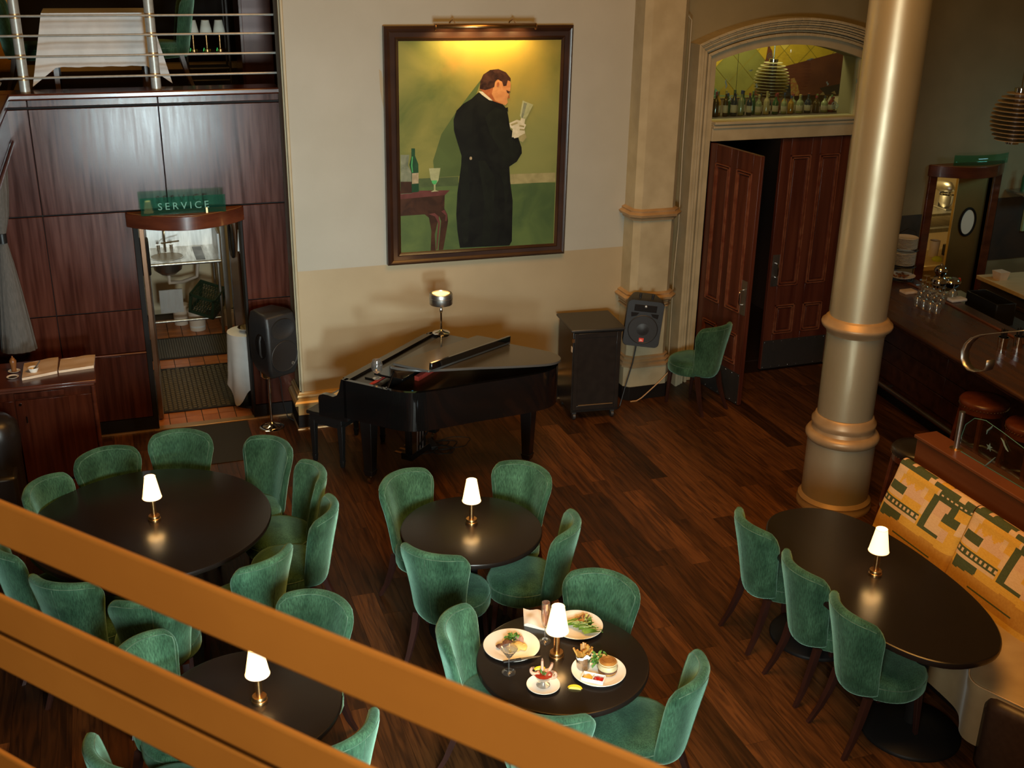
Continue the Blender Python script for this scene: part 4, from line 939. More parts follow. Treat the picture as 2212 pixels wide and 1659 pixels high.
obj('plate', MB().box(-.03,-.015,-.08,.08,-.05,.20), M['cable'], t, bevel=.002)
obj('arm', MB().bar((-.02,0,.08),(sp2.x-4.40,sp2.y+.06-9.26,sp2.z-.70),.03,.03), M['cable'], t, bevel=.002)
tag(obj('speaker_cable', MB().tube([(sp2.x-.02,sp2.y+.05,sp2.z-.24),(sp2.x-.05,sp2.y+.06,.45),(sp2.x-.10,sp2.y+.08,.22),(sp2.x-.16,sp2.y+.06,.02),(sp2.x-.20,sp2.y+.03,.006)], .006, 6), M['cable']), 'black cable hanging below the badged loudspeaker', 'cable')
tc_ = [az(1345,853,.005), az(1358,851,.005), az(1372,848,.03), az(1392,838,.09), az(1412,824,.16), az(1428,812,.22), az(1440,802,.27)]
tag(obj('extension_cable', MB().tube([(q.x, min(q.y, 9.36), q.z) for q in tc_], .006, 6), M['cable_tan']), 'pale tan cable drooping across the pilaster base', 'cable')
# speaker with chrome stand at left
sx_, sy_ = 1.165, 9.80
t = thing('speaker_stand', 'chrome pole stand with round foot and bowl collar', 'stand', (sx_, sy_, 0))
obj('foot', MB().lathe([(0,0),(.112,0),(.114,.006),(.10,.014),(.085,.014),(.08,.02),(.04,.028),(.018,.05),(.012,.06),(0,.06)], 40), M['chrome'], t, smooth=50)
obj('pole', MB().cyl((0,0,.05),(0,0,.53),.0125,n=16), M['chrome'], t); 
obj('bowl_collar', MB().lathe([(.012,.49),(.055,.50),(.07,.52),(.072,.57),(.069,.57),(.066,.525),(.05,.508),(0,.505)], 32), M['chrome'], t, smooth=50)
s1 = thing('loudspeaker', 'large black moulded loudspeaker with handle on the chrome stand', 'speaker', (sx_+.045, sy_+.02, .545), radians(28))
# local: front faces -y, x right
def s1body():
    mb = MB(); lv = [(.0,.72,-.16,.05),(.02,.84,-.175,.10),(.10,.98,-.19,.15),(.30,1.0,-.19,.17),(.48,1.0,-.185,.16),(.575,.96,-.165,.13),(.60,.84,-.13,.09)]
    for z, s, yf, yb in lv:
        w = .165*s
        P_ = [(-w,yf+.02),(-w+.02,yf),(w-.02,yf),(w,yf+.02),(w*.98,yf+.09),(w*.72,yb),(-w*.72,yb),(-w*.98,yf+.09)]
        mb.v += [(x,y,z) for x,y in P_]
    for j in range(len(lv)-1):
        for i in range(8): mb.f.append((j*8+i, j*8+(i+1)%8, (j+1)*8+(i+1)%8, (j+1)*8+i)); mb.mi.append(0)
    mb.f += [tuple(range(7,-1,-1)), tuple((len(lv)-1)*8+i for i in range(8))]; mb.mi += [0,0]; return mb
obj('body', s1body(), M['blk_plastic'], s1, bevel=.012, seg=3)
obj('grille', MB().cyl((.0,-.197,.20),(.0,-.187,.20),.138,n=44), M['blk_grille'], s1, smooth=40)
obj('grille_rim', MB().tube([(.140*cos(2*pi*i/44),-.194,.20+.140*sin(2*pi*i/44)) for i in range(44)], .005, 6, True), M['blk_plastic'], s1)
hm = MB().lathe([(.0,0.03),(.05,.02),(.09,.004),(.125,-.004),(.12,.0)], 30, (0,-.188,.455), Matrix(((1,0,0),(0,0,1),(0,.75,0)))); obj('horn', hm, M['blk_plastic'], s1, smooth=60)
obj('round_badge', MB().cyl((.085,-.201,.115),(.085,-.196,.115),.015,n=20), M['grey_ink'], s1); obj('badge_mark', MB().tube([(.085+.008*cos(a),-.2025,.115+.010*sin(a)) for a in [pi*.4+1.6*pi*i/12 for i in range(13)]], .0016, 5).box(.084,.0865,-.204,-.2005,.106,.124), M['base_black'], s1)
obj('side_handle', MB().tube([(-.165,-.08,.20),(-.178,-.08,.23),(-.178,-.08,.36),(-.165,-.08,.40)], .011, 8), M['blk_plastic'], s1)
obj('handle_recess', MB().prism([(-.13+.075*cos(2*pi*i/20)*1.0, .30+.115*sin(2*pi*i/20)) for i in range(20)], -.166, -.160, lambda x,y,z: (z, x+.05, y)), M['base_black'], s1)
tag(obj('speaker_cable', MB().tube([(sx_+.09,sy_+.05,.55),(sx_+.115,sy_+.06,.42),(sx_+.12,sy_+.06,.25),(sx_+.16,sy_+.08,.05),(sx_+.22,sy_+.08,.006)], .005, 6), M['cable']), 'thin cable hanging behind the chrome speaker stand', 'cable')
# ---- sideboard with items
sbx = thing('sideboard', 'dark mahogany sideboard cabinet against the panelled wall', 'cabinet', (-.65, 9.28, 0))
obj('top', MB().box(-.42,.365,-.30,.30,.925,.955), M['mahog_hi'], sbx, bevel=.008); obj('top_moulding', MB().box(-.40,.35,-.285,.30,.90,.926), M['mahog_hi'], sbx, bevel=.008)
obj('body', MB().box(-.38,.32,-.255,.30,.09,.90), M['mahog'], sbx, bevel=.003); obj('plinth', MB().box(-.39,.33,-.265,.30,0,.09), M['mahog_hi'], sbx, bevel=.004)
dr = obj('door', MB().box(-.25,.14,-.272,-.255,.12,.83), M['mahog'], sbx, bevel=.003)
obj('lock', MB().cyl((-.215,-.279,.80),(-.215,-.271,.80),.011,n=14), M['chrome'], dr); obj('pull_handle', MB().tube([(-.18,-.272,.70),(-.18,-.292,.70),(-.18,-.292,.65),(-.18,-.272,.65)], .006, 8), M['chrome'], dr)
obj('stile', MB().box(.14,.32,-.268,-.255,.12,.83), M['mahog'], sbx, bevel=.003); obj('stile', MB().box(-.38,-.26,-.268,-.255,.12,.83), M['mahog'], sbx, bevel=.003)
obj('corner_post', MB().cyl((.335,-.268,.09),(.335,-.268,.90),.018,n=14), M['mahog_hi'], sbx); obj('drawer', MB().box(-.25,.12,-.274,-.255,.845,.893), M['mahog'], sbx, bevel=.003)
def napkin(name, label, u0, v0, u1, v1, u2, v2, z, th=.022):
    A, B, D = az(u0,v0,z), az(u1,v1,z), az(u2,v2,z)
    f = lambda s, q: A + (B-A)*s + (D-A)*q
    mb = MB(); nu, nv = 10, 6
    def top(s, q): p_ = f(s, q); return (p_.x, p_.y, z + th + .004*sin(7*s+3*q) + .003*sin(11*q))
    mb.grid(top, nu, nv); b = len(mb.v)
    edge = [f(0,0), f(1,0), f(1,1), f(0,1)]; tp = [top(0,0), top(1,0), top(1,1), top(0,1)]
    mb.add([tuple(q) for q in edge] + tp, [(0,1,5,4),(1,2,6,5),(2,3,7,6),(3,0,4,7),(3,2,1,0)])
    return tag(obj(name, mb, M['linen_cream'], smooth=50), label, 'napkin', 'folded cloths on the sideboard')
napkin('folded_napkin', 'stack of folded cream cloths under the small white bowl on the sideboard', 48,822, 124,807, 53,789, .956, .02)
napkin('folded_napkin', 'stack of folded cream cloths at the right end of the sideboard', 127,806, 203,795, 132,780, .956, .02)
p = az(73, 803, .98); bw = thing('bowl', 'small white bowl with a dark spoon on the folded cloths', 'bowl', (p.x, p.y, .978))
obj('body', MB().lathe([(0,0),(.025,0),(.036,.02),(.043,.04),(.040,.04),(.032,.02),(.02,.006),(0,.006)], 24), M['porcelain'], bw, smooth=50)
obj('spoon', MB().tube([(.0,.0,.012),(.03,.015,.05),(.055,.028,.08)], [.007,.003,.0035], 6), M['tray_dark'], bw)
p = az(31, 803, .957); ds = thing('saucer', 'small dish under the brown pepper mill on the sideboard', 'dish', (p.x, p.y, .956)); obj('body', MB().lathe([(0,0),(.03,0),(.047,.012),(.044,.013),(.03,.004),(0,.004)], 24), M['porcelain'], ds, smooth=50)
pm_ = thing('pepper_mill', 'brown tapered pepper mill standing in a small dish', 'pepper mill', (p.x, p.y, .961)); obj('body', MB().lathe([(0,0),(.018,0),(.02,.01),(.019,.03),(.026,.075),(.028,.09),(.022,.10),(0,.10)], 18), M['ceramic_brown'], pm_, smooth=50); obj('cap', MB().lathe([(.020,.10),(.014,.115),(.006,.118),(.007,.13),(0,.133)], 14), M['ceramic_brown'], pm_, smooth=50)
p = az(28, 814, .957); ds = thing('saucer', 'empty small dish at the front of the sideboard', 'dish', (p.x, p.y-.02, .956)); obj('body', MB().lathe([(0,0),(.03,0),(.047,.012),(.044,.013),(.03,.004),(0,.004)], 24), M['porcelain'], ds, smooth=50); obj('contents', MB().lathe([(0,.0045),(.033,.006),(0,.0065)], 16), M['tray_dark'], ds)
# ---- gathered drape
cr = MB(); nn2 = 40; ring = [(.93,.138),(1.15,.118),(1.45,.088),(1.70,.058),(1.86,.034),(1.90,.030),(1.95,.034),(2.10,.075),(2.30,.10),(2.58,.12)]
for z, r in ring:
    for i in range(nn2):
        a = 2*pi*i/nn2; q = r*(1 + .05*cos(14*a)); cr.v.append((-.895 + q*cos(a), 9.955 - .0 + .75*q*sin(a)*.9, z))
for j in range(len(ring)-1):
    for i in range(nn2): cr.f.append((j*nn2+i, j*nn2+(i+1)%nn2, (j+1)*nn2+(i+1)%nn2, (j+1)*nn2+i)); cr.mi.append(0)
dp = thing('drape', 'grey striped drape gathered by a tie beside the panelled wall', 'curtain', (0,0,0)); obj('cloth', cr, M['curtain'], dp, smooth=60); obj('tie', MB().cyl((-.895,9.955,1.87),(-.895,9.955,1.95),.036,n=20), M['tray_dark'], dp)
# dark leather booth corner at far left
bt_ = thing('leather_armchair', 'dark leather armchair side cut by the left picture edge', 'armchair', (-1.02, 8.62, 0))
obj('arm', MB().lathe([(.0,.05),(.13,.06),(.15,.2),(.15,.55),(.165,.70),(.15,.82),(.09,.88),(0,.89)], 24), M['leather_blk'], bt_, smooth=60); obj('skirt', MB().box(-.16,.12,-.30,.16,.0,.50), M['leather_blk'], bt_, bevel=.03)
# ---- doormat
tag(obj('door_mat', MB().box(.19,.965,9.16,10.02,.0,.006), M['rubber'], bevel=.002), 'dark brown doormat in front of the service doorway', 'mat')
# ================================================================= BANQUETTE, PARTITION, BAR
bq = thing('banquette', 'banquette with green and gold geometric tapestry back and khaki seat', 'banquette', (4.80, 4.8, 0))
MATS = [M['bq_cream'], M['bq_pink'], M['bq_yellow'], M['bq_amber'], M['bq_green']]
def pattern(s, t):
    """s metres along the back (far end 0), t 0 bottom .. 1 top -> material index"""
    s = s % .74; w = lambda a, b: a <= s < b; h = lambda a, b: a <= t < b
    if h(.86, .90): return 4 if not (w(.30,.36) or w(.60,.66)) else 0
    if t >= .90:
        if w(.02,.10) : return 4
        if w(.14,.34): return 4 if (t > .965 or w(.14,.19) or t < .92) else 1
        if w(.40,.50): return 2 if t < .95 + .02*sin(s*60) else 4
        if w(.56,.70): return 4 if t > .95 else 0
        return 1
    if h(.80,.86):
        if w(.10,.42): return 2
        if w(.44,.74): return 4 if not (h(.815,.845) and (int(s/.022) % 2)) else 0
        return 0
    if h(.70,.80):
        if w(0,.08): return 0
        if w(.10,.30): return 2 if t > .74 + .02*sin(s*70) else 1
        if w(.30,.34): return 0
        if w(.40,.64): return 4 if (t > .765 or w(.40,.46) or w(.58,.64)) else 1
        return 2
    if h(.56,.70):
        if w(.02,.17): return 4 if h(.60,.69) else 0
        if w(.18,.36): return 1 if t > .62 else 2
        if w(.40,.46): return 4
        if w(.46,.56): return 1 if t > .63 else 0
        if w(.56,.70): return 4 if h(.60,.70) else 2
        return 0
    if h(.42,.56):
        if w(0,.38): return 4 if (h(.47,.54) and not (h(.49,.52) and (int(s/.021) % 2))) else (2 if t > .54 else 0)
        if w(.40,.46): return 4
        if w(.46,.60): return 4 if t < .47 else 0
        return 1 if w(.60,.66) else 2
    if h(.28,.42):
        if w(.04,.24): return 4 if t > .30 + .25*(s-.04) else 3
        if w(.46,.60): return 3 if t < .36 else 2
        return 2 if t > .34 else 3
    if h(.20,.22) and w(.22,.60): return 4
    return 3 if t > .12 else 2
PANW = .74; ystart = .92
for k in range(4):
    y1 = ystart - k*PANW; mb = MB()
    def bk(s, q, y1=y1):
        yy = y1 - .004 - s*(PANW-.008); e = (1-abs(2*s-1)**8)**.5
        # profile: from seat up the front, rounded over the top, a little down behind
        if q < .84: tt = q/.84; return (-.055 + .165*tt - .035*e*sin(pi*min(1,tt*1.1)) - .012*e, yy, .455 + .49*tt)
        a = (q-.84)/.16*pi; return (.155 - .045*cos(a), yy, .945 + .045*sin(a)*1.1)
    mb.grid(bk, 74, 56, lambda s, q, k=k: pattern(s*PANW + 0*k, q))
    mb.add([bk(0,0),bk(0,.84),bk(0,1),(.20,y1,.40),(-.05,y1,.40)], [(0,1,2,3,4)], 2); mb.add([bk(1,0),bk(1,.84),bk(1,1),(.20,y1-PANW,.40),(-.05,y1-PANW,.40)], [(4,3,2,1,0)], 2)
    obj('back_cushion', mb, MATS, bq, smooth=60)
# seat: straight run then a rounded return towards the viewer
def seat_outline():
    P_ = [(-.02,.90),(-.42,.90),(-.44,.0),(-.44,-.45)]
    P_ += [(-.46,-.56),(-.52,-.64),(-.58,-.70),(-.60,-.78),(-.55,-.88),(-.10,-1.9),(-.02,-1.9)]
    return smooth_poly(P_, 2)
so_ = seat_outline(); st = MB(); n = len(so_)
cxs, cys = -.22, -.5
for f_, z in ((.985,.10),(.99,.40),(1.0,.425),(1.0,.455),(.985,.475),(.95,.485),(.80,.49)):
    st.v += [(-.02 + (x+.02)*f_, y, z) for x, y in so_]
for j in range(6):
    for i in range(n): st.f.append((j*n+i, j*n+(i+1)%n, (j+1)*n+(i+1)%n, (j+1)*n+i)); st.mi.append(0)
st.f += [tuple(6*n+i for i in range(n))]; st.mi.append(0)
obj('seat', st, M['bq_seat'], bq, smooth=50)
obj('seat_piping', MB().tube([(-.02+(x+.02)*.99, y, .480) for x, y in so_[1:-1]], .004, 5), M['bq_cream'], bq)
obj('plinth', MB().box(-.36,.1,-1.9,.88,0,.10), M['base_black'], bq, smooth=0)
# brown vinyl end panel of the near section
p0 = az(2090, 1652, 0); e_ = Vector((.42,-.91,0)).normalized(); nr = Vector((-.91,-.42,0))
ep = MB(); L_ = 1.3
def ev(s, q):
    if q < .7: off, z = 0, .41*q/.7
    else:
        a = (q-.7)/.3*pi*.75; off, z = .05*(1-cos(a)), .41 + .05*sin(a)
    P_ = p0 + e_*(s*L_ + (.05*(1-sqrt(max(0,1-(1-min(1,q/.7))**2))) if False else 0)) - nr*off
    if s < .06: P_ = P_ - nr*(.06*(1-s/.06)**2)
    return (P_.x, P_.y, z - (.03*(1-s/.05)**2 if (s < .05 and q > .6) else 0))
ep.grid(ev, 40, 20); q_ = obj('end_panel', ep, M['leather_brown'], bq, smooth=60, loc=(-4.80,-4.8,0)); sm = q_.modifiers.new('solid', 'SOLIDIFY'); sm.thickness = .03; sm.offset = -1
# ---- wooden partition with glass
pt2 = thing('partition', 'low cherry wood partition wall behind the banquette', 'partition', (5.19, 4.6, 0))
obj('body', MB().box(-.075,.085,-2.0,1.22,0,1.075), M['partition'], pt2, bevel=.003); obj('cap', MB().box(-.09,.10,-2.0,1.24,1.075,1.10), M['partition'], pt2, bevel=.006)
gp = thing('glass_screen', 'curved top glass screen with etched star on the partition', 'screen', (5.215, 5.53, 1.10))
pg = MB().prism([(-.01,.0),(-.01,.10),(-.03,.20),(-.10,.275),(-.20,.30),(-.35,.285),(-.60,.25),(-1.2,.22),(-2.0,.22),(-2.0,0)], -.004, .004, lambda x,y,z: (z+.0, x, y)); obj('glass_pane', pg, M['pane'], gp, smooth=0)
obj('pane_edge', MB().tube([(0,-.01,.10),(0,-.03,.20),(0,-.10,.275),(0,-.20,.30),(0,-.35,.285),(0,-.60,.25),(0,-1.2,.22)], .0022, 5), mat('green_glass_edge', (.10,.28,.25), .2), gp)
obj('pane_edge', MB().tube([(0,-.02,.002),(0,-1.6,.002)], .003, 5), bpy.data.materials['green_glass_edge'], gp)
def gpt(u, v): q = ax(u, v, 5.209); return q - Vector((5.215,5.53,1.10))
c = gpt(2137, 966); star = []
for i in range(10): r = .030 if i % 2 == 0 else .012; star.append((c.y + r*sin(2*pi*i/10), c.z + r*cos(2*pi*i/10)))
obj('etched_star', MB().prism(star, -.0005, .0005, lambda x,y,z: (-.006+z, x, y)), M['etch'], gp, smooth=0)
for P_ in ([(2131,938),(2133,930),(2141,924),(2145,919)], [(2162,946),(2167,953),(2170,962),(2174,970),(2178,976)], [(2127,1007),(2136,1000),(2150,988)]):
    obj('etched_squiggle', MB().tube([gpt(*q) for q in P_], [.002]+[.006]*(len(P_)-2)+[.002], 5), M['etch'], gp)
po = thing('screen_post', 'short brushed steel post holding the glass screen', 'post', (5.213, 5.545, 1.10))
obj('tube', MB().cyl((0,0,.01),(0,0,.275),.020,n=20), M['steel'], po); obj('flange', MB().lathe([(0,0),(.045,0),(.045,.006),(.03,.012),(0,.012)], 24), M['brass'], po)
# flat steel scroll rail
fx = 5.30
fl = [(2235,711),(2180,716),(2150,719),(2125,722),(2105,729),(2092,741),(2084,757),(2083,774),(2088,788),(2098,799),(2112,803),(2127,802),(2135,799),(2139,790),(2141,778)]
P_ = [ax(u, v, fx) for u, v in fl]; fb = MB()
for q in P_: fb.v += [(q.x-.034,q.y,q.z),(q.x+.034,q.y,q.z)]
for i in range(len(P_)-1): fb.f.append((2*i,2*i+1,2*i+3,2*i+2)); fb.mi.append(0)
q_ = obj('scroll_rail', fb, M['steel'], smooth=60); sm = q_.modifiers.new('solid', 'SOLIDIFY'); sm.thickness = .006
tag(q_, 'flat brushed steel rail ending in a scroll above the bar stools', 'rail')
# ---- bar
BR = radians(-6.0); bar = thing('bar_counter', 'long dark mahogany bar counter running along the right', 'bar', (6.50, 7.1, 0), BR)
obj('top', MB().prism([(0,-4.2),(.98,-4.2),(.98,2.72),(.62,2.72),(0,1.95)],1.03,1.07), M['bar_top'], bar, bevel=.014, seg=3); obj('inner_rail', MB().box(.80,.83,-4.2,2.66,1.07,1.082), M['partition'], bar, bevel=.004)
obj('under_moulding', MB().box(.05,.9,-4.2,1.9,.985,1.03), M['bar_wood'], bar, bevel=.012)
obj('body', MB().prism([(.44,-4.2),(.92,-4.2),(.92,2.66),(.66,2.66),(.44,2.4)],.10,.99), M['bar_wood'], bar)
for k in range(4):
    for q in range(4): obj('front_panel', MB().box(.42,.44,-4.2+1.62*q+.004,-4.2+1.62*(q+1)-.004,.22+.19*k+.003,.22+.19*(k+1)-.003), M['bar_wood'], bar, bevel=.004)
obj('plinth', MB().box(.46,.9,-4.2,2.38,0,.20), M['base_black'], bar, smooth=0); obj('foot_rail', MB().cyl((.36,-4.2,.19),(.36,2.2,.19),.022,n=14), M['steel'], bar)
for y in (-3,-1.5,0,1.5,2.1): obj('rail_bracket', MB().bar((.46,y,.19),(.36,y,.19),.02,.02), M['steel_dark'], bar)
# stools
def stool(label, loc, seatm, wood=True):
    t = thing('bar_stool', label, 'stool', loc, 0, 'bar stools'); r = .195; h = .78
    obj('seat', MB().lathe([(0,h-.065),(r-.005,h-.065),(r,h-.05),(r+.006,h-.03),(r-.01,h-.008),(r*.6,h+.004),(0,h+.008)], 36), seatm, t, smooth=60)
    nl = MB()
    for i in range(44): a = 2*pi*i/44; nl.lathe([(.0045,0),(.003,.003),(0,.004)], 6, ((r+.001)*cos(a),(r+.001)*sin(a),h-.058))
    obj('nailheads', nl, M['nail'], t)
    obj('seat_rail', MB().lathe([(r-.03,h-.11),(r-.005,h-.11),(r-.005,h-.066),(r-.03,h-.066)], 36), M['mahog_hi'], t, smooth=40)
    for k in range(4):
        a = pi/4 + pi/2*k; obj('leg', MB().bar(((r-.03)*cos(a),(r-.03)*sin(a),h-.08),((r+.04)*cos(a),(r+.04)*sin(a),0),.034,.034,(0,0,1),.028,.028), M['mahog_hi'], t, bevel=.003)
    obj('foot_ring', MB().tube([((r+.018)*cos(2*pi*i/32),(r+.018)*sin(2*pi*i/32),.26) for i in range(32)], .010, 6, True), M['steel'], t)
stool('round oxblood leather bar stool with brass nailheads, further from us', (6.66, 6.86, 0), M['leather_red'])
stool('round oxblood leather bar stool cut by the right picture edge', (6.66, 6.32, 0), M['leather_red'])
stool('round black topped bar stool between the column and the partition', (5.50, 6.22, 0), M['leather_blk'])
# ---- things on the bar
def stem_glass(label, loc, s=1.0, group=None):     # upside down wine glass
    t = thing('wine_glass', label, 'glass', loc, 0, group)
    obj('bowl', MB().lathe([(.030*s,0),(.0385*s,.035*s),(.041*s,.06*s),(.034*s,.085*s),(.015*s,.102*s),(.004*s,.108*s),(.004*s,.108*s),(.013*s,.099*s),(.0325*s,.084*s),(.0395*s,.06*s),(.037*s,.035*s),(.0285*s,0)], 18), M['glass'], t, smooth=60)
    obj('stem', MB().lathe([(.004*s,.106*s),(.0036*s,.185*s),(.010*s,.195*s),(.034*s,.199*s),(.034*s,.201*s),(0,.201*s)], 16), M['glass'], t, smooth=50)
    return t
gl0 = None; GG = 'upturned wine glasses on the bar'
spots = [(1980,660),(1994,666),(2008,672),(2022,676),(1988,648),(2002,653),(2016,659),(2030,664),(1996,638),(2010,643),(2024,648),(2037,652)]
for (u, v) in spots:
    q = az(u, v, 1.07); stem_glass('upturned wine glass in the cluster on the bar counter', (q.x, q.y, 1.07), 1.0, GG)
q = az(2043, 655, 1.07); stem_glass('single upturned wine glass standing apart at the right of the cluster', (q.x+.12, q.y+.06, 1.07), 1.1)
# plate stand
q = az(1948, 612, 1.07); ps = thing('tiered_stand', 'black wire two tier stand holding plates on the bar', 'stand', (q.x+.06, q.y+.10, 1.07))
wr = MB(); 
for z in (.02,.16,.33): wr.tube([(.13*cos(2*pi*i/28),.13*sin(2*pi*i/28),z) for i in range(28)], .004, 5, True)
wr.tube([(.135,0,.0),(.14,0,.40),(.10,0,.50),(0,0,.54),(-.10,0,.50),(-.14,0,.40),(-.135,0,0)], .004, 5); obj('wire_frame', wr, M['cable'], ps)
q0 = Vector(ps.location)
def plate_mb(r, h=.016): return MB().lathe([(0,0),(r*.55,0),(r*.62,.003),(r,h),(r,h+.003),(r*.62,.007),(0,.006)], 32)
pm2 = mesh_of('side_plate', plate_mb(.115), M['porcelain'], 50)
for k in range(10): tag(obj('side_plate', pm2, None, loc=(q0.x, q0.y, q0.z+.165+.0125*k)), 'white plate in the lower stack on the wire stand', 'plate', 'lower stack of plates')
for k in range(9): tag(obj('side_plate', pm2, None, loc=(q0.x, q0.y, q0.z+.335+.0125*k)), 'white plate in the upper stack on the wire stand', 'plate', 'upper stack of plates')
dsh = thing('snack_dish', 'white dish of brown snacks at the foot of the wire stand', 'dish', (q0.x, q0.y, q0.z+.025)); obj('dish', plate_mb(.14,.03), M['porcelain'], dsh)
nb = MB(); rr = random.Random(9)
for i in range(40):
    a = rr.random()*2*pi; r = .085*sqrt(rr.random()); nb.lathe([(0,-.008),(.014,0),(0,.008)], 6, (r*cos(a), r*sin(a), .018+rr.random()*.02))
obj('snacks', nb, M['ceramic_brown'], dsh)['kind'] = 'stuff'
def jar(name, label, cat, u, v, prof, m, z=1.07):
    q = az(u, v, z); t = thing(name, label, cat, (q.x, q.y, z)); obj('body', MB().lathe(prof, 28), m, t, smooth=50); return t
t = jar('teapot', 'round polished steel pot with ball lid on the bar', 'pot', 2018, 640, [(0,0),(.05,0),(.075,.03),(.08,.06),(.06,.10),(.04,.115),(.045,.13),(.062,.16),(.064,.185),(.045,.215),(.015,.228),(.012,.24),(0,.245)], M['chrome'])
t.location.x += .25; t.location.y += .25
t = jar('steel_bowl', 'squat polished steel bowl beside the ball lidded pot', 'bowl', 2040, 632, [(0,0),(.06,0),(.085,.03),(.09,.06),(.07,.085),(.05,.09),(0,.09)], M['chrome']); t.location.x += .20; t.location.y += .15
obj('handle', MB().tube([(.08,0,.03),(.11,0,.05),(.10,0,.08),(.07,0,.08)], .006, 6), M['badge_red'], t)
for (u, v, lab) in ((2164,752,'left steel bar cup filled with black straws'),(2198,750,'right steel bar cup filled with picks')):
    q = az(u, v, 1.07); t = thing('bar_caddy', lab, 'cup', (q.x, q.y, 1.07), 0, 'steel cups on the bar'); obj('cup', MB().lathe([(0,0),(.040,0),(.045,.10),(.042,.10),(.038,.006),(0,.006)], 24), M['chrome'], t, smooth=40)
    sm_ = MB(); rr = random.Random(u)
    for i in range(22): a = rr.random()*2*pi; r = .032*sqrt(rr.random()); sm_.cyl((r*.7*cos(a), r*.7*sin(a), .01), (r*1.1*cos(a), r*1.1*sin(a), .155+rr.random()*.02), .003, n=5)
    obj('straws', sm_, M['tray_dark'], t)
q = az(1962, 632, 1.07); tag(obj('card_stack', MB().box(-.07,.07,-.05,.05,0,.025), M['linen_cream'], loc=(q.x,q.y,1.07), bevel=.003), 'small stack of pale cards left of the glasses', 'cards')
q = az(2066, 650, 1.07); tag(obj('bar_towel', MB().box(-.09,.09,-.05,.05,0,.03), M['linen'], loc=(q.x,q.y,1.07), bevel=.012, seg=3), 'folded white towel on the inner edge of the bar', 'towel')
q = az(2085, 640, .93); tr = thing('speed_rail_bin', 'open black bin behind the bar counter', 'bin', (8.02, 8.42, .85), BR)
obj('bin', MB().box(-.11,.11,-.24,.24,0,.02).box(-.11,-.10,-.24,.24,.02,.22).box(.10,.11,-.24,.24,.02,.22).box(-.10,.10,-.24,-.23,.02,.22).box(-.10,.10,.23,.24,.02,.22), M['tray_dark'], tr, bevel=.003)
# under-bar work counter behind
wc = thing('back_bar_counter', 'wood topped steel work counter behind the bar', 'counter', (8.95, 8.05, 0), radians(-4))
obj('top', MB().box(-.25,.45,-2.5,1.45,.88,.925), M['wood_light'], wc, bevel=.006); obj('body', MB().box(-.20,.45,-2.5,1.42,.1,.88), M['steel_dark'], wc)
for k in range(4):
    y0 = -2.5 + .98*k; d_ = obj('fridge_drawer', MB().box(-.225,-.20,y0+.02,y0+.94,.20,.78), M['steel_dark'], wc, bevel=.004); obj('drawer_lip', MB().box(-.25,-.22,y0+.02,y0+.94,.745,.78), M['brass'], d_, bevel=.003)
obj('backsplash', MB().box(.40,.45,-2.5,1.45,.925,1.02), M['steel_dark'], wc)
q = Vector((8.93, 9.30, .925)); tag(obj('paper_cup_box', MB().hexa([(-.05,-.05,0),(.05,-.05,0),(.05,.05,0),(-.05,.05,0)], [(-.065,-.065,.09),(.065,-.065,.09),(.065,.065,.09),(-.065,.065,.09)]), M['linen_cream'], loc=q), 'small pale paper tub on the wood counter behind the bar', 'tub')
tag(obj('slicer_board', MB().box(-.05,.05,-.012,.012,0,.34).box(-.055,-.045,-.016,.016,0,.36).box(.045,.055,-.016,.016,0,.36), M['palegreen'], loc=(9.86,YB-.03,1.22), bevel=.003), 'pale green slicing board hanging on the steel wall', 'board')
tag(obj('steel_shelf', MB().box(9.5,11.6,YB-.28,YB-.015,1.70,1.72).box(9.5,11.6,YB-.285,YB-.28,1.69,1.73), M['steel']), 'steel wall shelf behind the bar at the right edge', 'shelf')
GB = 'bottles on the steel wall shelf'
for k in range(6):
    tag(obj('liquor_bottle', MB().lathe([(0,0),(.036,0),(.037,.15),(.03,.18),(.013,.20),(.012,.26),(0,.26)], 16), M['bottle_green'], loc=(9.62+.13*k,YB-.15,1.72)), 'green glass liquor bottle on the steel wall shelf', 'bottle', GB)
# ---- second canopy and pantry door
def canopy(name, label, x0, x1, y, z0, z1, depth):
    n = 24; P_ = [(x0 + (x1-x0)*i/n, y - depth*sin(pi*i/n)**.8 - .03) for i in range(n+1)]
    t = thing(name, label, 'canopy', ((x0+x1)/2, y, z0)); o_ = Vector(t.location)
    poly = [(a-o_.x, b-o_.y) for a, b in P_] + [(x1-o_.x, .0), (x0-o_.x, .0)]
    obj('fascia', MB().prism(poly, 0, z1-z0), M['mahog_hi'], t, smooth=30, bevel=.004); obj('top_board', MB().prism([(a*.97, b*.93-.004) for a, b in poly], z1-z0, z1-z0+.004), M['ceramic_brown'], t, smooth=0)
    return t
canopy('door_canopy', 'curved mahogany canopy over the bar side doorway', 8.40, 9.40, YB, 1.925, 2.045, .26)
gs = MB(); n = 16
for i in range(n+1): s = -.36 + .72*i/n; gs.v += [(8.98+s, YB-.20+.22*s*s/.13*.35, 2.05), (8.98+s, YB-.20+.22*s*s/.13*.35, 2.16)]
for i in range(n): gs.f.append((2*i,2*i+1,2*i+3,2*i+2)); gs.mi.append(0)
q_ = obj('glass_sign', gs, M['glass_green'], smooth=60); sm = q_.modifiers.new('solid','SOLIDIFY'); sm.thickness = .006; tag(q_, 'blank curved green glass strip on the bar side canopy', 'sign')
pdr = thing('pantry_door', 'satin steel swing door with oval window behind the bar', 'door', (9.29, YB+.06, 0))
obj('leaf', MB().box(-.42,0,-.02,.02,.02,1.92), M['steel_yellow_reflection'], pdr, bevel=.003)
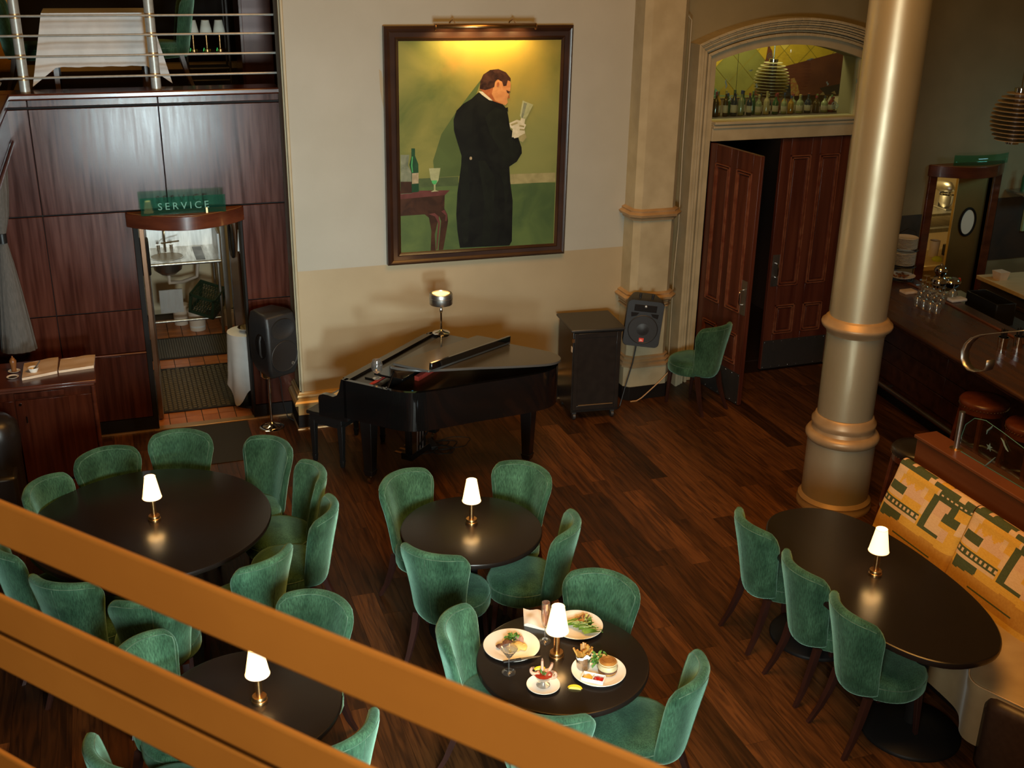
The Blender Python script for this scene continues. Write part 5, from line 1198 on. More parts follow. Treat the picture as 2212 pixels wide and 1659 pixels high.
obj('window_ring', MB().tube([(-.21+.105*cos(2*pi*i/36),-.025,1.36+.155*sin(2*pi*i/36)) for i in range(36)], .014, 8, True), M['base_black'], pdr)
obj('window_pane', MB().prism([(-.21+.10*cos(2*pi*i/36),1.36+.15*sin(2*pi*i/36)) for i in range(36)], -.024, -.021, lambda x,y,z: (x,z,y)), mat('frosted_pane', (.62,.60,.52), .3), pdr, smooth=0)
obj('bar_door_frame', MB().box(8.42,8.52,YB-.03,YB+.25,0,1.93).box(9.30,9.40,YB-.03,YB+.25,0,1.93), M['mahog_hi'], wbs, bevel=.004)
PYY = 11.15
def pz(u, v, y=PYY): return ay(u, v, y)
w0 = pz(2030, 562); s1_ = pz(2040, 455).z; s2z = pz(2040, 478).z; wz = pz(2040, 556).z
sl_ = thing('pantry_shelf', 'steel shelving and worktop in the pantry behind the bar doorway', 'shelf', (w0.x, PYY, 0)); obj('shelf', MB().box(-.5,1.0,-.12,.40,s1_-.03,s1_), M['steel'], sl_); obj('shelf', MB().box(-.5,1.0,-.22,.40,s2z-.07,s2z-.02), M['steel'], sl_); obj('worktop', MB().box(-.5,1.0,-.30,.40,wz-.05,wz), M['wood_light'], sl_); obj('cabinet', MB().box(-.5,1.0,-.24,.40,.04,wz-.05), M['steel_yellow_reflection'], sl_)
for x in (-.48, .98): obj('upright', MB().box(x-.02,x+.02,.36,.40,0,2.1), M['steel'], sl_)
q = pz(2054, 444); mx_ = thing('mixer', 'steel stand mixer bowl on the pantry shelf', 'mixer', (q.x, PYY+.10, s1_)); obj('bowl', MB().lathe([(0,0.02),(.05,.02),(.085,.08),(.092,.17),(.097,.175),(.088,.175),(.08,.08),(0,.035)], 28), M['chrome'], mx_, smooth=50); obj('head', MB().lathe([(0,-.14),(.06,-.13),(.075,-.04),(.075,.06),(.04,.12),(0,.13)], 20, (0,.04,.26), Matrix.Rotation(pi/2,3,'X')), M['steel'], mx_, smooth=50); obj('arm', MB().box(-.04,.04,.09,.16,0,.26).box(-.07,.07,-.10,.16,0,.015), M['steel'], mx_, bevel=.008)
q = pz(2073, 448); tag(obj('flour_box', MB().box(-.05,.05,-.05,.05,0,.17), M['linen'], loc=(q.x,PYY,s1_)), 'white carton beside the mixer on the pantry shelf', 'box')
q = pz(2014, 548); tag(obj('yellow_cloth', MB().lathe([(0,0),(.06,0),(.065,.025),(.035,.05),(0,.055)], 12), M['yellowgreen'], loc=(q.x,PYY-.10,wz)), 'lime green cloth heap on the pantry worktop', 'cloth')
q = pz(2026, 552); tag(obj('small_pot', MB().lathe([(0,0),(.035,0),(.04,.04),(.036,.04),(.03,.006),(0,.006)], 20), M['porcelain'], loc=(q.x+.03,PYY-.14,wz)), 'small pale pot next to the lime green cloth', 'pot')
q = pz(2030, 535); tag(obj('tall_container', MB().lathe([(0,0),(.055,0),(.065,.20),(.06,.20),(.05,.01),(0,.01)], 20), M['bucket'], loc=(q.x,PYY+.10,wz)), 'tall pale plastic container on the pantry worktop', 'container')
q = pz(2056, 540); tag(obj('food_processor', MB().box(-.07,.07,-.08,.08,0,.14).lathe([(.06,.14),(.05,.23),(.025,.25),(0,.25)], 16), M['tray_dark'], loc=(q.x+.02,PYY+.04,wz), bevel=.006), 'black food processor on the pantry worktop', 'appliance')
ub = thing('under_bar_bench', 'dark steel bench under the black bin behind the bar', 'bench', (8.02, 8.42, 0), BR); obj('top', MB().box(-.14,.30,-.9,.9,.82,.85), M['steel_dark'], ub); obj('body', MB().box(-.12,.28,-.88,.88,0,.82), M['steel_dark'], ub)
# ---- pendant lamps made of stacked glass discs
def pendant(label, c, s=1.0, m=None):
    t = thing('pendant_lamp', label, 'lamp', c, 0, 'stacked disc pendant lamps'); nd = 12
    for i in range(nd):
        f_ = i/(nd-1); z = s*(.20 - .40*f_); r = s*(.225*sqrt(max(.12, 1 - ((f_-.55)/.66)**2)) - .01)
        obj('disc', MB().lathe([(.05*s,z-.003),(r,z-.002),(r,z+.002),(.05*s,z+.003)], 36), m or M['disc'], t, smooth=40)
    obj('tube', MB().cyl((0,0,-.20*s),(0,0,.21*s),.048*s,n=20), M['tubeglass'], t); obj('rod', MB().cyl((.03*s,0,-.21*s),(.03*s,0,.22*s),.003,n=6).cyl((-.03*s,.02*s,-.21*s),(-.03*s,.02*s,.22*s),.003,n=6), M['chrome'], t)
    obj('cap', MB().cyl((0,0,-.235*s),(0,0,-.205*s),.055*s,n=20), M['chrome'], t); obj('cap', MB().cyl((0,0,.21*s),(0,0,.245*s),.055*s,n=20), M['chrome'], t); obj('cord', MB().cyl((0,0,.24*s),(0,0,2.2*s if s > .9 else 4.25-c[2]),.006,n=6), M['chrome'], t)
    return t
M['disc'] = mat('smoky_disc_glass', (.38,.31,.20), .35, spec=.6); M['tubeglass'] = mat('pink_frosted_tube', (.30,.19,.13), .3)
pp_ = ay(2196, 252, 8.0); pendant('pendant lamp of stacked smoky discs hanging at the right edge', pp_)
# ---- bar reflected in the transom, built as bottles, pendant, mural behind it
M['disc2'] = mat('pale_disc_glass', (.34,.30,.17), .35); 
pp_ = ay(1667, 172, 10.55); pendant('small pendant of pale discs standing in for a reflection in the arched transom', pp_, .86, M['disc2'])
bcols = [(.02,.07,.03),(.05,.03,.01),(.35,.28,.14),(.02,.03,.05),(.12,.02,.015),(.20,.22,.12),(.30,.16,.03)]
BMs = [mat('bottle_glass_%d' % i, c_, .12, spec=.7) for i, c_ in enumerate(bcols)]; CAPM = [mat('bottle_cap_%d' % i, c_, .4) for i, c_ in enumerate([(.02,.04,.12),(.2,.02,.02),(.02,.02,.02),(.35,.28,.10),(.10,.14,.05)])]
LBM = mat('paper_label', (.45,.38,.26), .7)
names = ['dark green','brown','pale golden','blue black','deep red','pale olive','amber']
rr = random.Random(21); x = 5.60; k = 0
lx0 = ay(1537, 255, 10.16).x; lx1 = ay(1846, 250, 10.16).x; nb_ = 34
for k in range(nb_):
    ci = rr.randrange(7); h = (.215 + .05*rr.random())*(1 - .42*k/nb_); r = (.026+.010*rr.random()); x = lx0 + .03 + (lx1-lx0-.1)*k/(nb_-1) + rr.uniform(-.01,.01)
    t = thing('liquor_bottle', '%s liquor bottle standing in for a reflection in the arched transom' % names[ci], 'bottle', (x, 10.14 + .05*(k % 2), 2.645), 0, 'bottles reflected in the arched transom')
    obj('body', MB().lathe([(0,0),(r,0),(r,h*.55),(r*.8,h*.64),(r*.36,h*.74),(r*.34,h*.9),(0,h*.9)], 14), BMs[ci], t, smooth=45); obj('cap', MB().lathe([(r*.40,h*.86),(r*.40,h),(0,h)], 10), CAPM[rr.randrange(5)], t)
    if k % 3: obj('label', MB().lathe([(r+.0006,h*.12),(r+.0006,h*.42)], 14), LBM, t, smooth=45)
mur = thing('mural', 'yellow diamond and dark red mural standing in for a reflection in the arched transom', 'mural', (0,0,0)); MY = 11.3
mm = MB().add([(5.5,MY,2.65),(9.2,MY,2.65),(9.2,MY,4.2),(5.5,MY,4.2)], [(0,1,2,3)]); ms = [mat('mural_yellow_%d' % i, c_, .7, col2=tuple(v*.8 for v in c_), scale=6) for i, c_ in enumerate([(.50,.31,.015),(.24,.165,.012),(.20,.175,.035),(.60,.42,.07)])]
mo = obj('backing', mm, ms[1], mur, smooth=0); dm = 0
for i in range(16):
    for j in range(10):
        if (i+j) % 2: continue
        cx_, cz = 5.7+.17*i, 2.815+.165*j; cl = rr.choice([0,0,2,3]); obj('diamond', MB().add([(cx_-.165,MY-.004,cz),(cx_,MY-.004,cz-.16),(cx_+.165,MY-.004,cz),(cx_,MY-.004,cz+.16)], [(0,1,2,3)]), ms[cl], mur, smooth=0)
mred = mat('mural_dark_red', (.075,.016,.009), .6, col2=(.12,.03,.012), scale=4, detail=6)
def mpoly(nm, P_, m_, dy_): obj(nm, MB().add([(q.x, q.y, max(q.z, 2.65)) for q in [ay(u, v, MY-dy_) for u, v in P_]], [tuple(range(len(P_)))]), m_, mur, smooth=0)
mpoly('red_shape', [(1700,142),(1830,108),(1900,90),(1900,270),(1600,270),(1625,210),(1655,125),(1660,95),(1668,110),(1672,150)], mred, .012)
mpoly('dark_shape', [(1660,205),(1705,180),(1712,225),(1700,250),(1650,240)], M['dark_void'], .016)
mpoly('dark_shape', [(1770,190),(1820,180),(1852,195),(1845,260),(1780,240)], M['dark_void'], .016)
mpoly('flower_shape', [(1708,170),(1716,168),(1724,185),(1727,200),(1722,230),(1712,232),(1708,205)], mat('mural_flowers', (.30,.20,.05), .7, col2=(.25,.05,.02), scale=40), .020)
mpoly('teal_shape', [(1545,190),(1552,200),(1554,212),(1543,212)], mat('mural_teal', (.05,.16,.13), .7), .02)
mpoly('green_ledge', [(1530,209),(1700,226),(1870,256),(1870,251),(1700,221),(1530,205)], mat('mural_green_ledge', (.10,.16,.09), .6), .024)
mpoly('pale_band', [(1530,212),(1700,229),(1870,259),(1870,300),(1530,300)], mat('mural_pale_band', (.25,.21,.09), .7), .026)
mpoly('mint_post', [(1853,124),(1866,128),(1852,256),(1840,254)], mat('mural_mint', (.22,.42,.34), .6), .03)
for P_ in ([(1770,205),(1778,198),(1782,208),(1776,216)], [(1795,200),(1803,196),(1806,206)], [(1776,222),(1804,205),(1806,210),(1778,226)]): mpoly('still_life', P_, mat('mural_ochre', (.22,.15,.07), .7), .034)
area('transom_fill_light', (6.4, 10.35, 3.9), (6.4, 11.0, 2.9), 1.4, .3, 34, (1.0,.80,.42))  # unseen lamp added to brighten the mural behind the glass
# amber glow in the lobby gap
q = ay(1657, 420, 12.6); wl = thing('wall_sconce', 'amber glowing square lamp seen between the two doors', 'lamp', (q.x, 12.88, q.z)); obj('shade', MB().box(-.09,.09,-.16,-.04,-.12,.12), M['lampglow'], wl, bevel=.02); obj('bracket', MB().box(-.03,.03,-.05,.0,-.02,.14), M['brass'], wl)
# ================================================================= SERVICE DOORWAY
canopy('door_canopy', 'curved mahogany canopy over the service doorway with glass sign', .085, 1.075, YP, 1.92, 2.04, .27)
sg = thing('glass_sign', 'green glass sign reading SERVICE on the canopy of the left doorway', 'sign', (.58, YP-.19, 2.042))
gp_ = MB().box(-.37,.33,-.005,.005,0,.15); obj('glass_plate', gp_, M['glass_green'], sg, bevel=.002)
obj('lettering', text_mb('SERVICE', .085, Matrix.Translation((-.02,-.0062,.07)) @ Matrix.Rotation(pi/2,4,'X'), .0008, 1.45), M['etch_dark'], sg)
obj('clip', MB().box(.16,.175,-.03,.03,-.002,.05), M['bronze'], sg)
# swing doors
def swing(x, y, side, lab):
    t = thing('swing_door', lab, 'door', (x, y, 0), radians(90 - side*3)); 
    obj('leaf', MB().box(0,.50,-.02,.02,.02,1.90), M['copper'], t, bevel=.003); obj('edge_gasket', MB().box(.49,.51,-.024,.024,.02,1.90), M['tray_dark'], t)
    for yy in (-.026,.026): obj('window_ring', MB().tube([(.26+.105*cos(2*pi*i/36),yy,1.52+.165*sin(2*pi*i/36)) for i in range(36)], .014, 8, True), M['base_black'], t)
    obj('window_pane', MB().prism([(.26+.10*cos(2*pi*i/36),1.52+.16*sin(2*pi*i/36)) for i in range(36)], -.022, .022, lambda a,b,c_: (a,c_,b)), M['tray_dark'], t, smooth=0)
    obj('kick_plate', MB().box(.01,.48,-.023,-.02,.03,.40).box(.01,.48,.02,.023,.03,.40), M['steel'], t)
swing(.205, 10.26, 1, 'left swing door of the service doorway folded inwards'); swing(1.075, 10.66, -1, 'right swing door of the service doorway folded inwards')
# mats with holes
def rubber_mat(name, label, x0, x1, y0, y1, nx, ny):
    t = thing(name, label, 'mat', (0,0,0)); obj('sheet', MB().box(x0,x1,y0,y1,0,.006), M['rubber'], t)
    obj('border', MB().box(x0,x0+.025,y0,y1,0,.014).box(x1-.025,x1,y0,y1,0,.014).box(x0,x1,y0,y0+.025,0,.014).box(x0,x1,y1-.025,y1,0,.014), M['rubber'], t, smooth=0)
    lk = MB(); dx = (x1-x0-.06)/nx; dy_ = (y1-y0-.06)/ny
    for i in range(nx):
        for j in range(ny):
            cx_, cy_ = x0+.03+dx*(i+.5), y0+.03+dy_*(j+.5+.5*(i % 2)*.9)
            if cy_ > y1-.03: continue
            lk.hexa([(cx_-dx*.42,cy_-dy_*.28,.006),(cx_+dx*.42,cy_-dy_*.28,.006),(cx_+dx*.42,cy_+dy_*.28,.006),(cx_-dx*.42,cy_+dy_*.28,.006)], [(cx_-dx*.3,cy_-dy_*.16,.014),(cx_+dx*.3,cy_-dy_*.16,.014),(cx_+dx*.3,cy_+dy_*.16,.014),(cx_-dx*.3,cy_+dy_*.16,.014)])
    o_ = obj('links', lk, M['rubber2'], t, smooth=0); o_['kind'] = 'stuff'
rubber_mat('rubber_mat', 'coarse black rubber mat just inside the service doorway', .165, 1.03, 10.42, 11.62, 18, 22)
rubber_mat('rubber_mat', 'fine black rubber mat in front of the kitchen sink', .20, 1.30, 11.92, 12.60, 40, 26)
# sink unit
sk = thing('sink_unit', 'steel hand sink counter with round basin in the small kitchen', 'sink', (.70, 12.9, 0))
obj('worktop', MB().box(-.45,.36,-.33,.40,.86,.885), M['steel'], sk, bevel=.006); obj('front_roll', MB().cyl((-.45,-.33,.872),(.36,-.33,.872),.018,n=14), M['steel'], sk); obj('splash_back', MB().box(-.45,.36,.38,.40,.885,1.18), M['steel'], sk); obj('side_splash', MB().box(.34,.36,-.33,.40,.885,1.18), M['steel'], sk)
obj('basin', MB().lathe([(0,.68),(.08,.685),(.15,.74),(.175,.86),(.185,.888),(.172,.888),(.165,.86),(.14,.75),(.07,.70),(0,.695)], 32, (-.20,-.04,0)), M['steel'], sk, smooth=60)
obj('basin_hollow', MB().lathe([(0,.884),(.17,.884),(.17,.8866),(0,.8866)], 32, (-.20,-.04,0)), mat('basin_interior', (.30,.25,.16), .45, metal=.3), sk, smooth=0)
fc = obj('faucet', MB().tube([(-.20,.20,.885),(-.20,.20,1.10),(-.20,.16,1.18),(-.20,.10,1.20),(-.20,.05,1.16)], .010, 8).tube([(-.24,.20,.98),(-.05,.10,1.02)], .009, 8), M['chrome'], sk)
for s in (-1,1): obj('tap', MB().cyl((-.20+s*.07,.20,.885),(-.20+s*.07,.20,.96),.014,n=12).bar((-.20+s*.07-.03,.20,.965),(-.20+s*.07+.03,.20,.965),.012,.012), M['chrome'], fc)
obj('drain_tray', MB().box(.10,.20,-.26,.30,.886,.890), M['steel_dark'], sk); obj('waste_pipe', MB().tube([(-.20,-.04,.68),(-.20,-.04,.58),(-.05,.1,.54),(.12,.2,.56),(.15,.2,.78)], .02, 10), M['bucket'], sk)
obj('under_panel', MB().box(-.33,-.08,-.22,-.20,.28,.55), M['steel'], sk)
for x in (-.42,.33):
    for y in (-.28,.34): obj('leg', MB().cyl((x,y,.0),(x,y,.86),.019,n=12), M['steel'], sk)
obj('rail', MB().cyl((-.42,-.28,.20),(.33,-.28,.20),.014,n=10).cyl((.33,-.28,.20),(.33,.34,.20),.014,n=10), M['steel'], sk)
tag(obj('wall_shelf', MB().box(.22,1.10,13.30,13.54,1.28,1.31).box(.22,1.10,13.29,13.31,1.24,1.32), M['steel']), 'pale steel wall shelf above the kitchen sink', 'shelf')
tag(obj('spray_head', MB().tube([(.72,13.0,1.9),(.72,13.0,1.36)], .008, 6).lathe([(.02,1.36),(.045,1.34),(.04,1.32),(0,1.315)], 16, (.72,13.0,0)), M['steel_dark']), 'hanging spray head above the kitchen sink', 'tap')
tag(obj('post', MB().box(1.07,1.12,12.50,12.56,.0,2.0), M['steel']), 'slim steel post right of the kitchen sink', 'post')
# milk crate tilted
def crate():
    t = thing('milk_crate', 'dark green plastic milk crate tipped under the kitchen sink', 'crate', (.87, 12.72, .28)); t.rotation_euler = (radians(16), radians(14), radians(-28)); w = .15; h = .26
    for z in (0, h-.03): obj('rim', MB().box(-w,w,-w,-w+.012,z,z+.035).box(-w,w,w-.012,w,z,z+.035).box(-w,-w+.012,-w,w,z,z+.035).box(w-.012,w,-w,w,z,z+.035), M['milk_crate'], t)
    for sx in (-1,1):
        for sy in (-1,1): obj('corner_post', MB().box(sx*(w-.015)-.015,sx*(w-.015)+.015,sy*(w-.015)-.015,sy*(w-.015)+.015,0,h), M['milk_crate'], t)
    lt = MB()
    for i in range(9):
        a = -w + .03*(i+.6)
        for yy in (-w+.004, w-.004): lt.bar((a,yy,.02),(a+.02,yy,h-.02),.006,.006)
        for xx_ in (-w+.004, w-.004): lt.bar((xx_,a,.02),(xx_,a+.02,h-.02),.006,.006)
        lt.bar((a,-w,.006),(a,w,.006),.006,.006); lt.bar((-w,a,.006),(w,a,.006),.006,.006); lt.bar((a,-w,h-.004),(a,w,h-.004),.005,.005); lt.bar((-w,a,h-.004),(w,a,h-.004),.005,.005)
    obj('lattice', lt, M['milk_crate'], t, smooth=0)
crate()
def bucket(label, loc, r, h, band):
    t = thing('bucket', label, 'bucket', loc); obj('tub', MB().lathe([(0,0),(r*.88,0),(r,h),(r*.96,h),(r*.85,.01),(0,.01)], 28), M['bucket'], t, smooth=40)
    obj('rim', MB().lathe([(r*.99,h-.03),(r*1.05,h-.03),(r*1.05,h),(r*.97,h)], 28), M['bucket'], t); 
    if band: obj('printed_label', MB().lathe([(r*.9,.04),(r*.965,h*.75)], 28), M['bucket_red'] if band == 2 else M['linen'], t)
bucket('pale bucket with printed label under the kitchen sink', (.765, 12.86, 0), .10, .25, 1); bucket('white bucket with lid further back under the sink', (.60, 13.12, 0), .09, .24, 0); bucket('small red bucket right of the sink leg', (1.12, 12.95, 0), .09, .16, 2)
# cloth covered side table
stb = thing('pedestal_table', 'small round side table under a white cloth inside the doorway', 'table', (1.06, 10.46, 0)); obj('tabletop', MB().lathe([(0,.715),(.17,.715),(.17,.74),(0,.74)], 32), M['mahog_hi'], stb); obj('pole', MB().cyl((0,0,0),(0,0,.72),.03,n=14), M['iron'], stb); obj('base', MB().lathe([(0,0),(.15,0),(.14,.02),(.03,.04),(0,.04)], 28), M['iron'], stb)
cl = MB(); nr_ = 48
for r_, z in ((.0,.747),(.15,.747),(.178,.743),(.182,.70),(.188,.50),(.195,.30),(.20,.0)):
    for i in range(nr_):
        a = 2*pi*i/nr_; f_ = max(0, (.74-z)); rr_ = r_*(1 + .10*f_*cos(8*a)); zz = z if z > .05 else .22 - .18*abs(sin(2*a))**2 ; cl.v.append((1.06+rr_*cos(a), 10.46+rr_*sin(a), zz))
for j in range(6):
    for i in range(nr_): cl.f.append((j*nr_+i, j*nr_+(i+1)%nr_, (j+1)*nr_+(i+1)%nr_, (j+1)*nr_+i)); cl.mi.append(0)
tag(obj('tablecloth', cl, M['linen'], smooth=60), 'white tablecloth draped over the side table in the doorway', 'tablecloth')
tag(obj('serving_bowl', MB().lathe([(0,0),(.05,0),(.085,.03),(.09,.04),(.086,.04),(.05,.008),(0,.008)], 28), M['chrome'], loc=(1.07,10.44,.748), smooth=50), 'steel bowl on the cloth covered side table', 'bowl')
hc = MB()
for i in range(5): hc.bar((1.05+.012*i,10.32,1.76),(1.035+.016*i,10.33,1.56-.02*(i % 2)),.016,.012)
tag(obj('hanging_cloth', hc, M['linen']), 'white cloth hanging at the right edge of the service doorway', 'cloth')
tag(obj('water_jug', MB().lathe([(0,0),(.06,0),(.065,.18),(.05,.22),(.045,.25),(0,.25)], 18), M['blue_plastic'], loc=(1.26,10.9,.62)), 'blue plastic jug glimpsed at the right inside the doorway', 'jug')
tag(obj('low_shelf', MB().box(1.14,1.6,10.7,11.3,.57,.61).box(1.14,1.18,10.7,11.3,0,.57), M['steel_dark']), 'dark steel low shelf inside the doorway', 'shelf')
# ================================================================= UPPER BALCONY
rl = thing('balcony_railing', 'steel rod railing on the parapet of the upper balcony', 'railing', (0, 10.12, 3.052))
for x in (-.572,.445): 
    po_ = obj('post', MB().cyl((x,0,0),(x,0,1.15),.040,n=24), M['rail_steel'], rl)
    for z in (.115,.28,.44,.59,.75): obj('collar', MB().cyl((x,0,z-.018),(x,0,z+.018),.0412,n=24), M['bronze'], po_)
for z in (.115,.28,.44,.59,.75): obj('rod', MB().tube([(1.455,-.035,z),(-.72,-.035,z),(-.80,-.12,z)], .0095, 8), M['rail_steel'], rl)
obj('end_rod', MB().cyl((1.455,-.035,.11),(1.455,-.035,1.1),.0095,n=8), M['rail_steel'], rl)
rl2 = thing('balcony_railing', 'steel rod railing along the side balcony at far left', 'railing', (-.76, 7.2, 3.052))
for y in (-2.5,-1.2,0,1.2): obj('post', MB().cyl((0,y,0),(0,y,1.1),.04,n=20), M['rail_steel'], rl2)
for z in (.115,.28,.44,.59,.75): obj('rod', MB().tube([(-.0,2.7,z),(.035,2.6,z),(.035,-2.7,z)], .0095, 8), M['rail_steel'], rl2)
ty0, ty1 = 10.47, 11.10; A = ay(88, 29, ty0); B = ay(322, 27, ty0); tz = A.z; zf = 2.84
tb = thing('balcony_table', 'rectangular table under a white cloth on the upper balcony', 'table', ((A.x+B.x)/2, (ty0+ty1)/2, zf)); w2 = (B.x-A.x)/2; d2 = (ty1-ty0)/2; hh = tz-zf
obj('tabletop', MB().box(-w2+.01,w2-.01,-d2+.01,d2-.01,hh-.03,hh-.004), M['leg'], tb)
for sx in (-1,1):
    for sy in (-1,1): obj('leg', MB().bar((sx*(w2-.06),sy*(d2-.06),hh-.03),(sx*(w2-.06),sy*(d2-.06),0),.05,.05,(0,1,0),.035,.035), M['leg'], tb)
tc2 = MB(); drop = .43; per = []; m_ = 14
for i in range(m_): per.append((-w2 + 2*w2*i/m_, -d2, i/m_))
for i in range(8): per.append((w2, -d2 + 2*d2*i/8, i/8))
for i in range(m_): per.append((w2 - 2*w2*i/m_, d2, i/m_))
for i in range(8): per.append((-w2, d2 - 2*d2*i/8, i/8))
k_ = len(per)
for lev, zo in ((0,0),(.25,1),(.6,1),(1.0,1)):
    for i, (x, y, t_) in enumerate(per):
        nx_ = (1 if x >= w2-1e-6 else (-1 if x <= -w2+1e-6 else 0)); ny_ = (1 if y >= d2-1e-6 else (-1 if y <= -d2+1e-6 else 0))
        corner = (abs(x) > w2-1e-6 and abs(y) > d2-1e-6); o_ = .03*lev + (.10*lev if corner else .006*lev*sin(i*1.7)); dz = (drop + (.14 if corner else .004*sin(i*2.1)))*lev
        tc2.v.append((x+nx_*o_, y+ny_*o_, -dz))
for j in range(3):
    for i in range(k_): tc2.f.append((j*k_+i, j*k_+(i+1)%k_, (j+1)*k_+(i+1)%k_, (j+1)*k_+i)); tc2.mi.append(0)
tc2.f.append(tuple(range(k_))); tc2.mi.append(0)
tag(obj('tablecloth', tc2, M['linen'], loc=((A.x+B.x)/2,(ty0+ty1)/2,tz+.002), smooth=35), 'white tablecloth with hanging corners on the balcony table', 'tablecloth')
def bal_chair(u, label, yaw):
    c = copy_tree(chair0); q = ay(u, 60, 11.4); c.location = (q.x, 11.40, zf); c.rotation_euler = (0,0,radians(yaw)); c['label'] = label; c['group'] = 'chairs on the upper balcony'
bal_chair(66, 'dark green chair at the left end of the balcony table', -90); bal_chair(345, 'dark green chair at the right end of the balcony table', 90)
bq2 = thing('patterned_booth', 'patterned booth seat back glimpsed at the upper left corner', 'banquette', ay(10, 50, 12.2)); obj('back', MB().box(-.25,.10,-.05,.05,-.45,.35), M['bq_amber'], bq2, bevel=.03); obj('green_print', MB().box(-.2,.03,-.052,-.05,.08,.22).box(-.02,.06,-.052,-.05,-.10,.02), M['bq_green'], bq2)
# charging rack with three lamps
rk = thing('charging_rack', 'black wire trolley holding three lamps being charged', 'trolley', (ay(452, 150, 11.7).x, 11.8, zf)); q = ay(452, 108, 11.7).z - zf
for x in (-.20,.20):
    for y in (-.14,.14): obj('upright', MB().cyl((x,y,.06),(x,y,1.15),.012,n=8), M['steel_dark'], rk)
for z in (q-.02, q-.16, .10): obj('shelf', MB().box(-.20,.20,-.14,.14,z-.012,z), M['steel_dark'], rk); 
for k in (-1,0,1):
    t = thing('cordless_lamp', ['left','middle','right'][k+1] + ' one of three unlit white shaded lamps on the charging trolley', 'lamp', (rk.location.x + .125*k, 11.74, zf+q-.02), 0, 'lamps being charged on the trolley')
    obj('stem', MB().cyl((0,0,.02),(0,0,.17),.010,n=12), M['brass'], t); obj('base', MB().lathe([(0,0),(.038,0),(.038,.025),(0,.03)], 20), M['brass'], t); obj('lamp_shade', MB().lathe([(.062,.165),(.036,.295),(.034,.295),(.060,.165)], 28), M['shade_off'], t, smooth=50); obj('indicator', MB().bar((-.040,-.042,.01),(-.032,-.042,.04),.008,.004), M['lcd_green'], t)
cb2 = thing('wine_cabinet', 'cherry red wooden cabinet at the right end of the balcony', 'cabinet', (ay(558, 100, 11.6).x, 11.85, zf)); obj('body', MB().box(-.14,.14,-.25,.25,0,.95), M['redbrown'], cb2, bevel=.005); obj('top', MB().box(-.16,.15,-.27,.25,.95,.98), M['redbrown'], cb2, bevel=.004); obj('door_edge', MB().box(-.165,-.14,-.26,.2,.02,.93), M['mahog_hi'], cb2)
# ================================================================= FOREGROUND GALLERY RAILS
rn = Vector((cos(radians(39)), sin(radians(39)), 0)); rd = Vector((-rn.y, rn.x, 0)); CR = .95
def railpt(u, v):
    r = ray(u, v); t_ = CR/(rn.x*r.x + rn.y*r.y); return CAM + r*t_
gr_ = thing('gallery_railing', 'thick brown painted railing bars crossing the near left corner, out of focus', 'railing', (0,0,0))
def railbar(nm, ut, vt, ub, vb, thick, off, m_, parent=gr_, bev=.004):
    """bar whose front face spans two seen points (upper edge, lower edge)"""
    a = railpt(ut, vt); b = railpt(ub, vb); z1, z0 = a.z, b.z; s0 = -2.6; s1 = 2.6; c = rn*CR
    P0 = c + rd*s0 + rn*off; P1 = c + rd*s1 + rn*off; q = rn*thick
    lo = [(P0.x,P0.y,z0),(P1.x,P1.y,z0),((P1+q).x,(P1+q).y,z0),((P0+q).x,(P0+q).y,z0)]; hi = [(x,y,z1) for x,y,_ in lo]
    obj(nm, MB().hexa(lo, hi), m_, parent, bevel=bev)
railbar('top_rail', 450, 1270, 450, 1373, .012, 0, M['rail_paint'])
railbar('middle_rail', 285, 1425, 285, 1505, .012, 0, M['rail_paint'])
railbar('groove', 285, 1503, 285, 1518, .006, .004, M['rail_groove'], bev=0)
railbar('lower_rail', 285, 1516, 285, 1592, .012, 0, M['rail_paint'])
railbar('bottom_rail', 20, 1640, 20, 1730, .012, 0, M['rail_paint'])
